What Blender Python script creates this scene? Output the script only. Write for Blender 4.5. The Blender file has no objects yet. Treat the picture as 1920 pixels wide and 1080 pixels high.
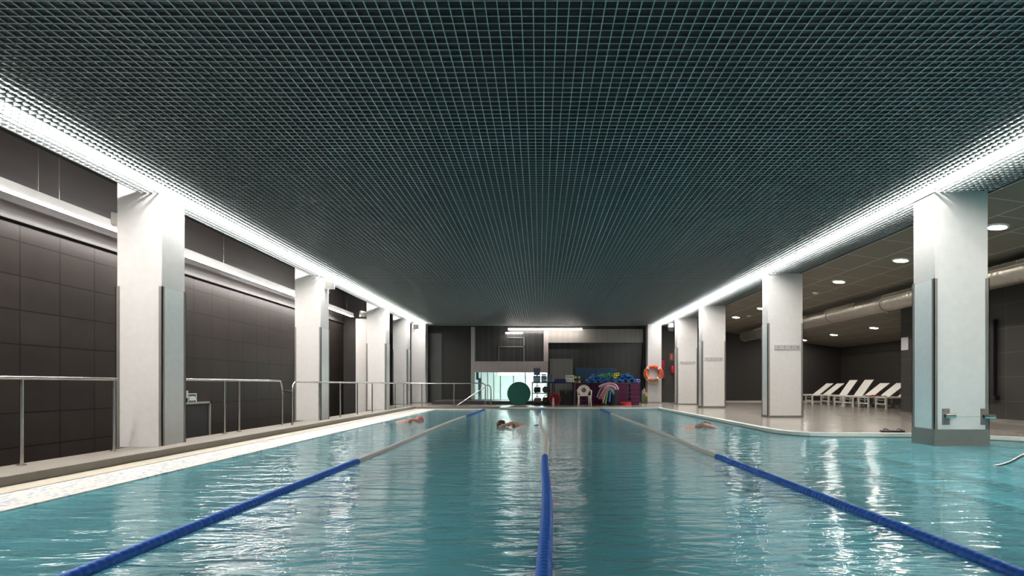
import bpy, bmesh, math, random
from mathutils import Vector, Matrix
random.seed(7)
PI = math.pi
S = bpy.context.scene
COL = S.collection

# ---------------------------------------------------------------- camera, world, exposure
EYE = 0.995                       # eye height above the water (water surface is z = 0)
cd = bpy.data.cameras.new('camera'); cam = bpy.data.objects.new('camera', cd); COL.objects.link(cam)
cam.location = (0, 0, EYE); cam.rotation_euler = (PI/2, 0, 0)
cd.sensor_width = 36; cd.lens = 36*1095/1920
cd.shift_x = -52/1920; cd.shift_y = 182/1920
cd.clip_start = 0.05; cd.clip_end = 200
S.camera = cam
w = bpy.data.worlds.new('world'); S.world = w; w.use_nodes = True
w.node_tree.nodes['Background'].inputs[0].default_value = (0.02, 0.02, 0.02, 1)
w.node_tree.nodes['Background'].inputs[1].default_value = 0.3
S.view_settings.view_transform = 'Standard'; S.view_settings.look = 'None'
S.view_settings.gamma = 1; S.view_settings.use_curve_mapping = False
S.view_settings.exposure = 0.9
STRIP_POWER = 95.0      # emission of the tubes above the louvre ceiling
WALL_LINE_POWER = 42.0   # hanging line light by the left wall
DOWN_POWER = 115.0       # round ceiling downlights

# ---------------------------------------------------------------- materials
def nodes(m):
    m.use_nodes = True
    return m.node_tree, m.node_tree.nodes['Principled BSDF']
def mat(name, col, rough=0.5, metal=0.0, emit=None, power=0, spec=0.5):
    m = bpy.data.materials.new(name); t, b = nodes(m)
    b.inputs['Base Color'].default_value = (*col, 1); b.inputs['Roughness'].default_value = rough
    b.inputs['Metallic'].default_value = metal; b.inputs['Specular IOR Level'].default_value = spec
    if emit:
        b.inputs['Emission Color'].default_value = (*emit, 1); b.inputs['Emission Strength'].default_value = power
    # slight procedural variation
    if not emit:
        n = t.nodes.new('ShaderNodeTexNoise'); n.inputs['Scale'].default_value = 9
        c = t.nodes.new('ShaderNodeTexCoord'); t.links.new(c.outputs['Object'], n.inputs['Vector'])
        mr = t.nodes.new('ShaderNodeMapRange'); mr.inputs['To Min'].default_value = 0.93; mr.inputs['To Max'].default_value = 1.07
        t.links.new(n.outputs['Fac'], mr.inputs['Value'])
        mx = t.nodes.new('ShaderNodeVectorMath'); mx.operation = 'SCALE'
        mx.inputs[0].default_value = col; t.links.new(mr.outputs[0], mx.inputs['Scale'])
        t.links.new(mx.outputs[0], b.inputs['Base Color'])
    return m
def wall_coords(t, axes):
    """vector whose x,y run along the two named world axes"""
    g = t.nodes.new('ShaderNodeNewGeometry'); s = t.nodes.new('ShaderNodeSeparateXYZ'); c = t.nodes.new('ShaderNodeCombineXYZ')
    t.links.new(g.outputs['Position'], s.inputs[0])
    t.links.new(s.outputs[axes[0]], c.inputs[0]); t.links.new(s.outputs[axes[1]], c.inputs[1])
    return c.outputs[0]
def tile_mat(name, axes, col, col2, joint, bw, bh, offset=0.0, mortar=0.004, rough=0.35, bump=0.15, shift=(0, 0), noise_scale=3.0, nvar=0.25, spec=0.5):
    m = bpy.data.materials.new(name); t, b = nodes(m)
    v = wall_coords(t, axes)
    mp = t.nodes.new('ShaderNodeMapping'); mp.inputs['Location'].default_value = (shift[0], shift[1], 0)
    t.links.new(v, mp.inputs[0])
    br = t.nodes.new('ShaderNodeTexBrick'); br.offset = offset; br.squash = 1
    br.inputs['Color1'].default_value = (*col, 1); br.inputs['Color2'].default_value = (*col2, 1); br.inputs['Mortar'].default_value = (*joint, 1)
    br.inputs['Scale'].default_value = 1; br.inputs['Mortar Size'].default_value = mortar; br.inputs['Mortar Smooth'].default_value = 0.1
    br.inputs['Brick Width'].default_value = bw; br.inputs['Row Height'].default_value = bh
    t.links.new(mp.outputs[0], br.inputs['Vector'])
    n = t.nodes.new('ShaderNodeTexNoise'); n.inputs['Scale'].default_value = noise_scale; n.inputs['Detail'].default_value = 8
    t.links.new(v, n.inputs['Vector'])
    mr = t.nodes.new('ShaderNodeMapRange'); mr.inputs['To Min'].default_value = 1-nvar; mr.inputs['To Max'].default_value = 1+nvar
    t.links.new(n.outputs['Fac'], mr.inputs['Value'])
    sc = t.nodes.new('ShaderNodeVectorMath'); sc.operation = 'SCALE'
    t.links.new(br.outputs['Color'], sc.inputs[0]); t.links.new(mr.outputs[0], sc.inputs['Scale'])
    t.links.new(sc.outputs[0], b.inputs['Base Color'])
    rr = t.nodes.new('ShaderNodeMapRange'); rr.inputs['To Min'].default_value = rough-0.05; rr.inputs['To Max'].default_value = rough+0.05
    t.links.new(n.outputs['Fac'], rr.inputs['Value']); t.links.new(rr.outputs[0], b.inputs['Roughness'])
    b.inputs['Specular IOR Level'].default_value = spec
    bp = t.nodes.new('ShaderNodeBump'); bp.inputs['Strength'].default_value = bump; bp.inputs['Distance'].default_value = 0.02
    t.links.new(n.outputs['Fac'], bp.inputs['Height']); t.links.new(bp.outputs[0], b.inputs['Normal'])
    return m

M = {}
M['white'] = mat('white_paint', (0.64, 0.625, 0.61), 0.55)
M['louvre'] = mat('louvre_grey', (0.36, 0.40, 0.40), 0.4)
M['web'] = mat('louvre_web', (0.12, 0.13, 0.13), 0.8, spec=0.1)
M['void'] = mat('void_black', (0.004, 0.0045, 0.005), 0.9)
M['tile_left'] = tile_mat('dark_tile_left', (1, 2), (0.024, 0.019, 0.017), (0.019, 0.015, 0.0135), (0.003, 0.003, 0.003), 0.80, 0.56, mortar=0.012, rough=0.42, bump=0.15, spec=0.16, shift=(0.05, 0.02))
M['panel_left'] = mat('dark_panel_left', (0.022, 0.016, 0.015), 0.45)
M['tile_side'] = tile_mat('dark_tile_side', (1, 2), (0.040, 0.036, 0.033), (0.037, 0.033, 0.030), (0.085, 0.078, 0.07), 2.4, 0.60, mortar=0.007, rough=0.5, bump=0.1, nvar=0.12)
M['tile_back'] = tile_mat('dark_tile_back', (0, 2), (0.040, 0.038, 0.035), (0.037, 0.034, 0.032), (0.020, 0.019, 0.018), 1.2, 0.6, rough=0.5, bump=0.1, nvar=0.12)
M['ceil_tile'] = tile_mat('ceiling_tile', (1, 0), (0.175, 0.150, 0.115), (0.160, 0.138, 0.106), (0.42, 0.39, 0.34), 1.43, 0.80, offset=0.5, mortar=0.014, rough=0.6, bump=0.03, shift=(0.25, -0.20), nvar=0.08)
M['deck'] = tile_mat('deck_stone', (0, 1), (0.30, 0.265, 0.235), (0.28, 0.25, 0.22), (0.22, 0.195, 0.17), 0.6, 0.6, mortar=0.004, rough=0.2, bump=0.04, noise_scale=1.3, nvar=0.13)
M['curb'] = tile_mat('curb_stone', (1, 2), (0.22, 0.20, 0.17), (0.21, 0.19, 0.16), (0.15, 0.13, 0.12), 1.2, 0.6, mortar=0.003, rough=0.4, bump=0.08, noise_scale=4, nvar=0.15)
M['beige'] = mat('beige_stone', (0.52, 0.47, 0.38), 0.4)
M['coping'] = mat('white_coping', (0.66, 0.63, 0.59), 0.35)
M['steel'] = mat('brushed_steel', (0.62, 0.60, 0.57), 0.24, 1.0)
M['steel_dark'] = mat('dull_steel', (0.27, 0.26, 0.24), 0.38, 0.45)
M['clad'] = mat('pale_cladding', (0.72, 0.75, 0.75), 0.35, 0.0)
M['plinth'] = mat('grey_plinth', (0.20, 0.195, 0.18), 0.35, 0.3)
M['plaque'] = mat('grey_rail', (0.42, 0.42, 0.41), 0.5)
M['blue'] = mat('blue_float', (0.001, 0.11, 0.52), 0.5)
M['floatwhite'] = mat('white_float', (0.62, 0.60, 0.56), 0.4)
M['black'] = mat('black_plastic', (0.012, 0.012, 0.013), 0.5)
M['chair'] = mat('cream_plastic', (0.72, 0.66, 0.58), 0.4)
M['sling'] = mat('white_sling', (0.78, 0.76, 0.72), 0.6)
M['duct'] = mat('galvanised_duct', (0.42, 0.39, 0.34), 0.36, 0.85)
M['green'] = mat('green_foam', (0.012, 0.135, 0.105), 0.6)
M['purple'] = mat('magenta_plastic', (0.085, 0.002, 0.045), 0.45)
M['matblue'] = mat('blue_mat', (0.028, 0.075, 0.155), 0.6)
M['slate'] = mat('slate_foam', (0.125, 0.16, 0.26), 0.6)
M['navy'] = mat('navy_foam', (0.006, 0.018, 0.12), 0.5)
M['noodle_blue'] = mat('foam_blue', (0.02, 0.15, 0.45), 0.6)
M['noodle_green'] = mat('foam_green', (0.05, 0.30, 0.14), 0.6)
M['noodle_yellow'] = mat('foam_yellow', (0.75, 0.66, 0.06), 0.6)
M['noodle_pink'] = mat('foam_pink', (0.62, 0.30, 0.38), 0.6)
M['noodle_coral'] = mat('foam_coral', (0.65, 0.22, 0.12), 0.6)
M['noodle_teal'] = mat('foam_teal', (0.08, 0.25, 0.30), 0.6)
M['noodle_violet'] = mat('foam_violet', (0.22, 0.20, 0.55), 0.6)
M['noodle_grey'] = mat('foam_grey', (0.18, 0.20, 0.27), 0.6)
M['red'] = mat('red_plastic', (0.50, 0.012, 0.022), 0.4)
M['darkred'] = mat('dark_red_cloth', (0.14, 0.008, 0.014), 0.8)
M['orange'] = mat('orange_vinyl', (0.75, 0.12, 0.025), 0.45)
M['bandwhite'] = mat('white_band', (0.78, 0.76, 0.72), 0.5)
M['paper'] = mat('paper', (0.78, 0.78, 0.78), 0.7)
M['signgreen'] = mat('sign_green', (0.015, 0.06, 0.035), 0.5)
M['skin'] = mat('skin', (0.55, 0.26, 0.18), 0.5)
M['hair'] = mat('dark_hair', (0.05, 0.025, 0.018), 0.5)
M['cap_pink'] = mat('pink_cap', (0.55, 0.13, 0.13), 0.35)
M['cap_black'] = mat('black_cap', (0.03, 0.012, 0.014), 0.35)
M['suit'] = mat('swimsuit', (0.02, 0.02, 0.05), 0.5)
M['barbody'] = mat('bar_body', (0.26, 0.255, 0.25), 0.5)
M['rope'] = mat('cord', (0.30, 0.25, 0.15), 0.8)
M['panelgrey'] = tile_mat('panel_grey', (0, 2), (0.33, 0.32, 0.29), (0.31, 0.30, 0.27), (0.09, 0.085, 0.08), 0.30, 5.0, rough=0.5, bump=0.02, nvar=0.06)
M['panelpink'] = tile_mat('panel_light', (0, 2), (0.46, 0.41, 0.40), (0.44, 0.39, 0.38), (0.22, 0.20, 0.19), 0.31, 5.0, rough=0.5, bump=0.02, nvar=0.05)
M['paneldark'] = tile_mat('panel_dark', (0, 2), (0.042, 0.044, 0.044), (0.036, 0.038, 0.038), (0.10, 0.10, 0.10), 0.34, 9.0, rough=0.22, bump=0.02, nvar=0.15, mortar=0.006)
M['panelbrown'] = tile_mat('panel_brown', (0, 2), (0.030, 0.028, 0.025), (0.026, 0.025, 0.022), (0.014, 0.013, 0.012), 0.48, 9.0, rough=0.55, bump=0.0, nvar=0.1)
M['roomwhite'] = mat('room_white', (0.70, 0.74, 0.72), 0.7)
M['strip'] = mat('tube_light', (1, 1, 1), 0.5, emit=(1.0, 0.975, 0.94), power=STRIP_POWER)
M['line'] = mat('line_light', (1, 1, 1), 0.5, emit=(1.0, 0.93, 0.87), power=WALL_LINE_POWER)
M['down'] = mat('down_light', (1, 1, 1), 0.5, emit=(1.0, 0.93, 0.83), power=DOWN_POWER)
M['roomlight'] = mat('room_light', (1, 1, 1), 0.5, emit=(0.94, 1.0, 0.98), power=18.0)
M['backlight'] = mat('back_line', (1, 1, 1), 0.5, emit=(1.0, 0.90, 0.84), power=14.0)

# pool tiles and mosaic
M['basin'] = tile_mat('pool_mosaic', (0, 1), (0.17, 0.55, 0.61), (0.16, 0.53, 0.59), (0.14, 0.47, 0.53), 0.5, 0.5, mortar=0.006, rough=0.4, bump=0.0, nvar=0.12, noise_scale=1.2)
def mosaic():
    m = bpy.data.materials.new('white_mosaic'); t, b = nodes(m)
    v = wall_coords(t, (0, 1))
    vo = t.nodes.new('ShaderNodeTexVoronoi'); vo.inputs['Scale'].default_value = 28; vo.inputs['Randomness'].default_value = 0.35
    t.links.new(v, vo.inputs['Vector'])
    s = t.nodes.new('ShaderNodeSeparateColor'); t.links.new(vo.outputs['Color'], s.inputs[0])
    r = t.nodes.new('ShaderNodeValToRGB'); e = r.color_ramp.elements
    e[0].position = 0.0; e[0].color = (0.30, 0.36, 0.55, 1); e[1].position = 0.16; e[1].color = (0.80, 0.77, 0.72, 1)
    e2 = e.new(0.13); e2.color = (0.45, 0.50, 0.64, 1)
    t.links.new(s.outputs[0], r.inputs[0]); t.links.new(r.outputs[0], b.inputs['Base Color'])
    b.inputs['Roughness'].default_value = 0.3
    return m
M['mosaic'] = mosaic()
def water_mat():
    m = bpy.data.materials.new('pool_water'); m.use_nodes = True; t = m.node_tree; t.nodes.clear()
    out = t.nodes.new('ShaderNodeOutputMaterial'); mix = t.nodes.new('ShaderNodeMixShader')
    tr0 = t.nodes.new('ShaderNodeBsdfTransparent'); tr0.inputs[0].default_value = (0.80, 0.94, 0.95, 1)
    df = t.nodes.new('ShaderNodeBsdfDiffuse'); df.inputs[0].default_value = (0.20, 0.63, 0.72, 1)
    tr = t.nodes.new('ShaderNodeMixShader'); tr.inputs[0].default_value = 0.5
    t.links.new(tr0.outputs[0], tr.inputs[1]); t.links.new(df.outputs[0], tr.inputs[2])
    gl = t.nodes.new('ShaderNodeBsdfAnisotropic') if False else t.nodes.new('ShaderNodeBsdfGlossy')
    gl.inputs['Color'].default_value = (0.95, 0.97, 0.97, 1); gl.inputs['Roughness'].default_value = 0.07
    fr = t.nodes.new('ShaderNodeFresnel'); fr.inputs['IOR'].default_value = 1.52
    g = t.nodes.new('ShaderNodeNewGeometry')
    mp = t.nodes.new('ShaderNodeMapping'); mp.inputs['Scale'].default_value = (1.1, 3.2, 1)
    n1 = t.nodes.new('ShaderNodeTexNoise'); n1.inputs['Scale'].default_value = 1.6; n1.inputs['Detail'].default_value = 3; n1.inputs['Distortion'].default_value = 0.6
    n2 = t.nodes.new('ShaderNodeTexNoise'); n2.inputs['Scale'].default_value = 6.0; n2.inputs['Detail'].default_value = 3; n2.inputs['Distortion'].default_value = 0.8
    t.links.new(g.outputs['Position'], mp.inputs[0])
    t.links.new(mp.outputs[0], n1.inputs['Vector']); t.links.new(mp.outputs[0], n2.inputs['Vector'])
    a = t.nodes.new('ShaderNodeMath'); a.operation = 'MULTIPLY_ADD'; a.inputs[1].default_value = 0.16
    t.links.new(n2.outputs['Fac'], a.inputs[0]); t.links.new(n1.outputs['Fac'], a.inputs[2])
    b = t.nodes.new('ShaderNodeBump'); b.inputs['Strength'].default_value = 1.0; b.inputs['Distance'].default_value = 0.027
    t.links.new(a.outputs[0], b.inputs['Height'])
    t.links.new(b.outputs[0], gl.inputs['Normal']); t.links.new(b.outputs[0], fr.inputs['Normal'])
    t.links.new(fr.outputs[0], mix.inputs[0]); t.links.new(tr.outputs[0], mix.inputs[1]); t.links.new(gl.outputs[0], mix.inputs[2])
    t.links.new(mix.outputs[0], out.inputs[0])
    return m
M['water'] = water_mat()
def glass_mat(tint):
    m = bpy.data.materials.new('window_glass'); m.use_nodes = True; t = m.node_tree; t.nodes.clear()
    out = t.nodes.new('ShaderNodeOutputMaterial'); mix = t.nodes.new('ShaderNodeMixShader'); mix.inputs[0].default_value = 0.06
    tr = t.nodes.new('ShaderNodeBsdfTransparent'); tr.inputs[0].default_value = (*tint, 1)
    gl = t.nodes.new('ShaderNodeBsdfGlossy'); gl.inputs['Roughness'].default_value = 0.03
    t.links.new(tr.outputs[0], mix.inputs[1]); t.links.new(gl.outputs[0], mix.inputs[2]); t.links.new(mix.outputs[0], out.inputs[0])
    return m
M['glass'] = glass_mat((0.88, 0.96, 0.95))

# ---------------------------------------------------------------- geometry helpers
def P(px, py, d):
    """world point seen at pixel (px, py) of the photograph at distance d"""
    return Vector(((px-1012)/1095*d, d, EYE+(722-py)/1095*d))
def box(bm, a, b):
    x0, x1 = sorted((a[0], b[0])); y0, y1 = sorted((a[1], b[1])); z0, z1 = sorted((a[2], b[2]))
    v = [bm.verts.new(p) for p in ((x0,y0,z0),(x1,y0,z0),(x1,y1,z0),(x0,y1,z0),(x0,y0,z1),(x1,y0,z1),(x1,y1,z1),(x0,y1,z1))]
    for f in ((0,3,2,1),(4,5,6,7),(0,1,5,4),(1,2,6,5),(2,3,7,6),(3,0,4,7)): bm.faces.new([v[i] for i in f])
    return v
def B(a, b):
    bm = bmesh.new(); box(bm, a, b); return bm
def tube(bm, pts, r, seg=12, caps=True):
    pts = [Vector(p) for p in pts]; n = len(pts); rr = r if isinstance(r, (list, tuple)) else [r]*n
    t0 = (pts[1]-pts[0]).normalized()
    up = Vector((0, 0, 1)) if abs(t0.z) < 0.9 else Vector((1, 0, 0))
    u = t0.cross(up).normalized(); rings = []
    for i in range(n):
        t = (pts[min(i+1, n-1)]-pts[max(i-1, 0)]).normalized()
        u = (u - t*u.dot(t)).normalized(); v = t.cross(u)
        rings.append([bm.verts.new(pts[i]+(u*math.cos(2*PI*k/seg)+v*math.sin(2*PI*k/seg))*rr[i]) for k in range(seg)])
    for a, b in zip(rings, rings[1:]):
        for k in range(seg): bm.faces.new((a[k], a[(k+1) % seg], b[(k+1) % seg], b[k]))
    if caps: bm.faces.new(rings[0][::-1]); bm.faces.new(rings[-1])
    return rings
def T(pts, r, seg=12):
    bm = bmesh.new(); tube(bm, pts, r, seg); return bm
def lathe(bm, prof, axis='Z', seg=24, c=(0, 0, 0), closed=False):
    """revolve (radius, height) pairs"""
    rings = []
    for r, h in prof:
        ring = []
        for k in range(seg):
            a = 2*PI*k/seg; p = (r*math.cos(a), r*math.sin(a), h)
            if axis == 'Y': p = (p[0], p[2], p[1])
            if axis == 'X': p = (p[2], p[0], p[1])
            ring.append(bm.verts.new((p[0]+c[0], p[1]+c[1], p[2]+c[2])))
        rings.append(ring)
    pairs = list(zip(rings, rings[1:]))
    if closed: pairs.append((rings[-1], rings[0]))
    for a, b in pairs:
        for k in range(seg): bm.faces.new((a[k], a[(k+1) % seg], b[(k+1) % seg], b[k]))
    if not closed:
        for rg in (rings[0], rings[-1]):
            try: bm.faces.new(rg)
            except ValueError: pass
def L(prof, axis='Z', seg=24, c=(0, 0, 0), closed=False):
    bm = bmesh.new(); lathe(bm, prof, axis, seg, c, closed); return bm
def smoothpath(pts, n=6):
    pts = [Vector(p) for p in pts]; out = []
    P4 = [pts[0]*2-pts[1]] + pts + [pts[-1]*2-pts[-2]]
    for i in range(1, len(P4)-2):
        for k in range(n):
            t = k/n; a, b, c, d = P4[i-1:i+3]
            out.append(0.5*((2*b)+(c-a)*t+(2*a-5*b+4*c-d)*t*t+(3*b-a-3*c+d)*t**3))
    out.append(pts[-1]); return out
def obj(name, bm, m, parent=None, world=True, smooth=False, bevel=0.0):
    if parent is not None and world:
        off = -Vector(parent.location)
        g = parent.parent
        while g is not None: off -= Vector(g.location); g = g.parent
        bmesh.ops.translate(bm, verts=bm.verts, vec=off)
    bmesh.ops.recalc_face_normals(bm, faces=bm.faces)
    me = bpy.data.meshes.new(name); bm.to_mesh(me); bm.free()
    if smooth:
        for p in me.polygons: p.use_smooth = True
        me.set_sharp_from_angle(angle=math.radians(40))
    me.materials.append(m)
    o = bpy.data.objects.new(name, me); COL.objects.link(o)
    if parent is not None: o.parent = parent
    if bevel:
        b = o.modifiers.new('bevel', 'BEVEL'); b.width = bevel; b.segments = 2; b.limit_method = 'ANGLE'
    return o
def tag(o, label, cat, group=None):
    o['label'] = label; o['category'] = cat
    if group: o['group'] = group
    return o
def thing(name, label, cat, loc=(0, 0, 0), group=None, rz=0):
    o = bpy.data.objects.new(name, None); COL.objects.link(o); o.location = loc; o.rotation_euler = (0, 0, rz)
    o.empty_display_size = 0.1
    return tag(o, label, cat, group)
def single(name, label, cat, bm, m, loc=None, group=None, smooth=False, bevel=0.0):
    """a thing that is one mesh, built in world coordinates, origin moved to its base"""
    if loc is None:
        vs = [v.co for v in bm.verts]
        loc = (sum(v.x for v in vs)/len(vs), sum(v.y for v in vs)/len(vs), min(v.z for v in vs))
    bmesh.ops.translate(bm, verts=bm.verts, vec=-Vector(loc))
    o = obj(name, bm, m, None, smooth=smooth, bevel=bevel); o.location = loc
    return tag(o, label, cat, group)
def struct(name, bm, m, parent=None, smooth=False, bevel=0.0):
    o = obj(name, bm, m, parent, smooth=smooth, bevel=bevel)
    if parent is None: o['kind'] = 'structure'
    return o
def dup(root, loc=None, rz=None, label=None, group=None):
    r = root.copy(); COL.objects.link(r)
    if loc is not None: r.location = loc
    if rz is not None: r.rotation_euler = (0, 0, rz)
    if label: r['label'] = label
    if group: r['group'] = group
    for ch in list(root.children):
        c = ch.copy(); COL.objects.link(c); c.parent = r
        for g in list(ch.children):
            d = g.copy(); COL.objects.link(d); d.parent = c
    return r
def plate(name, outline, holes, thick, m, parent, axis='XZ', at=(0, 0, 0)):
    """flat plate with real thickness from a 2-D outline with holes"""
    cu = bpy.data.curves.new(name, 'CURVE'); cu.dimensions = '2D'; cu.fill_mode = 'BOTH'; cu.extrude = thick/2
    for ring in [outline]+holes:
        s = cu.splines.new('POLY'); s.points.add(len(ring)-1); s.use_cyclic_u = True
        for i, (x, y) in enumerate(ring): s.points[i].co = (x, y, 0, 1)
    tmp = bpy.data.objects.new(name, cu); COL.objects.link(tmp)
    me = bpy.data.meshes.new_from_object(tmp); bpy.data.objects.remove(tmp)
    R = Matrix.Rotation(PI/2, 4, 'X')
    if axis == 'YZ': R = Matrix.Rotation(PI/2, 4, 'Z') @ R
    if axis == 'XY': R = Matrix.Identity(4)
    me.transform(Matrix.Translation(at) @ R)
    me.materials.clear(); me.materials.append(m); me.name = name
    o = bpy.data.objects.new(name, me); COL.objects.link(o); o.parent = parent
    return o
def text(name, body, size, m, parent, matrix, extrude=0.003):
    cu = bpy.data.curves.new(name, 'FONT'); cu.body = body; cu.size = size; cu.align_x = 'CENTER'; cu.align_y = 'CENTER'; cu.extrude = extrude
    tmp = bpy.data.objects.new(name, cu); COL.objects.link(tmp)
    me = bpy.data.meshes.new_from_object(tmp); bpy.data.objects.remove(tmp)
    me.transform(matrix); me.materials.clear(); me.materials.append(m)
    o = bpy.data.objects.new(name, me); COL.objects.link(o); o.parent = parent
    return o
def arc(cx, cy, r, a0, a1, n):
    return [(cx+r*math.cos(math.radians(a0+(a1-a0)*i/n)), cy+r*math.sin(math.radians(a0+(a1-a0)*i/n))) for i in range(n+1)]

# ================================================================ SETTING
ZC = 4.15            # louvre ceiling
XL, XR = -8.5, 11.5  # left wall, right wall near the pool
YB = 31.2            # back wall
XN = 16.1            # side wall of the lounger nook
SL = 0.1325          # fall of the tiled side ceiling towards the right
Y0 = -6.0
def zt(x): return ZC-SL*(x-7.34)

# pool deck right + far end
def poly_solid(pts, z0, z1):
    bm = bmesh.new(); lo = [bm.verts.new((x, y, z0)) for x, y in pts]; hi = [bm.verts.new((x, y, z1)) for x, y in pts]
    bm.faces.new(lo[::-1]); bm.faces.new(hi)
    for i in range(len(pts)):
        j = (i+1) % len(pts); bm.faces.new((lo[i], lo[j], hi[j], hi[i]))
    return bm
edge = [(4.80, 23.80), (4.80, 12.3), (4.84, 11.85), (4.96, 11.5), (5.2, 11.22), (5.6, 11.12), (7.3, 11.0), (7.9, 10.6), (9.7, 9.2), (9.7, Y0)]
struct('floor', poly_solid([(-1.65, 23.80)]+edge+[(XN+0.2, Y0), (XN+0.2, YB), (-6.72, YB), (-6.72, 24.42), (-1.65, 24.42)], -1.5, 0.075), M['deck'])
# white coping following the water's edge
def coping(path, wdt, z0, z1):
    bm = bmesh.new(); rows = []
    for i, p in enumerate(path):
        a = Vector(path[max(i-1, 0)]); b = Vector(path[min(i+1, len(path)-1)]); t = (b-a).normalized(); nrm = Vector((-t.y, t.x))
        q = Vector(p); o = q + nrm*wdt
        rows.append([bm.verts.new((q.x, q.y, z0)), bm.verts.new((q.x, q.y, z1)), bm.verts.new((o.x, o.y, z1)), bm.verts.new((o.x, o.y, z0))])
    for a, b in zip(rows, rows[1:]):
        for k in range(4): bm.faces.new((a[k], a[(k+1) % 4], b[(k+1) % 4], b[k]))
    bm.faces.new(rows[0]); bm.faces.new(rows[-1][::-1]); return bm
path = [(p[0]-0.012, p[1]-0.006) for p in edge]
struct('trim_1', coping([(-1.65, 23.79), (0, 23.79), (3, 23.79), (4.78, 23.79)], 0.13, 0.02, 0.083), M['coping'])
struct('trim_2', coping(path, 0.15, 0.02, 0.083), M['coping'])
# basin
bm = bmesh.new()
box(bm, (-5.15, Y0, -1.5), (9.7, 24.0, -1.35))
box(bm, (-5.15, Y0, -1.4), (-4.21, 23.85, 0.0))
box(bm, (-5.15, 23.80, -1.4), (-1.65, 24.3, 0.0))
bas = struct('pool_basin', bm, M['basin'])
# submerged entry steps at the right: four treads with dark nosings
bm = bmesh.new(); nb = bmesh.new()
for x0, z in ((5.45, -0.42), (6.15, -0.32), (6.85, -0.22), (7.6, -0.12)):
    box(bm, (x0, 4.2, -1.4), (9.7, 11.05, z)); box(nb, (x0-0.012, 4.2, z-0.05), (x0+0.05, 11.05, z+0.006))
st = struct('pool_steps', bm, M['basin']); st['kind'] = 'structure'
obj('step_nosing', nb, mat('nosing_teal', (0.03, 0.14, 0.16), 0.5), st)
# water surface
def water_sheet():
    bm = bmesh.new(); vs = [bm.verts.new(p) for p in ((-4.84, Y0, 0), (9.7, Y0, 0), (9.7, 24.0, 0), (-4.84, 24.0, 0))]; bm.faces.new(vs)
    return bm
wo = obj('pool_water', water_sheet(), M['water']); tag(wo, 'turquoise rippled water filling the swimming pool', 'water')
# left edge: mosaic ledge, beige strip, kerb, walkway
LIP0, LIP1 = -5.45, -5.15
struct('trim_3', B((-4.84, Y0, -0.02), (-4.20, 23.80, 0.012)), M['mosaic'])
struct('trim_4', B((-4.84, 23.60, -0.02), (-1.65, 23.95, 0.014)), M['mosaic'])
struct('trim_5', B((-5.16, Y0, -0.02), (-4.84, 24.2, 0.018)), M['beige'])
bm = bmesh.new(); box(bm, (LIP0, Y0, -0.3), (LIP1, 24.42, 0.115)); box(bm, (LIP1, 24.08, -0.3), (-1.65, 24.42, 0.115))
struct('trim_6', bm, M['curb'], bevel=0.008)
struct('floor.001', B((-6.72, Y0, -1.6), (LIP0, 24.42, -0.02)), M['curb'])
struct('floor.002', B((XL, Y0, -1.7), (-6.72, 25.3, -1.5)), M['deck'])
struct('trim_7', B((-5.15, 23.95, -0.02), (-1.65, 24.08, 0.02)), M['beige'])
# walls
wl = struct('wall_left', B((XL-0.3, Y0, -1.6), (XL, 25.3, 5.3)), M['tile_left'])
struct('wall_left_upper', B((XL, Y0, EYE+2.72), (XL+0.03, 25.2, 5.3)), M['panel_left'])
struct('trim_8', B((XL, Y0, EYE+2.64), (XL+0.09, 25.2, EYE+2.76)), mat('ledge_dark', (0.010, 0.009, 0.008), 0.5), bevel=0.006)
struct('trim_9', B((XL, Y0, EYE+3.26), (XL+0.05, 25.2, EYE+3.32)), M['panel_left'])
struct('wall_left_end', B((XL-0.3, 25.3, -1.6), (-6.72, 25.6, 5.3)), M['tile_back'])
struct('wall_left_pier', B((-7.64, 24.25, -1.5), (-7.2, 25.3, ZC-0.02-0.38)), M['white'])
struct('wall_front', B((XL-0.3, Y0-0.3, -1.6), (XN+0.3, Y0, 5.3)), M['tile_back'])
struct('wall_right', B((XR, Y0, 0.0), (XR+0.35, 18.6, zt(XR)+0.1)), M['tile_side'])
struct('wall_nook', B((XN, 18.0, 0.0), (XN+0.3, YB+0.3, 3.6)), M['tile_side'])
struct('wall_nook_front', B((XR+0.34, 18.25, 0.0), (XN+0.3, 18.6, 3.7)), M['tile_back'])
struct('trim_10', B((XR-0.03, Y0, 0.07), (XR, 18.6, 0.15)), M['steel'])
struct('trim_11', B((8.7, YB-0.03, 0.07), (XN, YB, 0.16)), M['coping'])
struct('trim_12', B((9.12, 11.2, 0.07), (9.24, 18.0, 0.079)), M['steel_dark'])
struct('trim_13', B((XN-0.04, 18.6, zt(XN)-0.42), (XN, YB, zt(XN)-0.38)), M['panel_left'])
# back wall with the opening of the lit room: built as pieces round the opening
WX0, WX1 = P(886, 0, YB).x, P(1027, 0, YB).x
WZ0, WZ1 = P(0, 753, YB).z, P(0, 697, YB).z
bm = bmesh.new()
box(bm, (-9, YB, -0.3), (WX0, YB+0.3, 5.3)); box(bm, (WX1, YB, -0.3), (XN+0.3, YB+0.3, 5.3))
box(bm, (WX0, YB, WZ1), (WX1, YB+0.3, 5.3)); box(bm, (WX0, YB, -0.3), (WX1, YB+0.3, WZ0))
struct('wall_back', bm, M['tile_back'])
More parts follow.
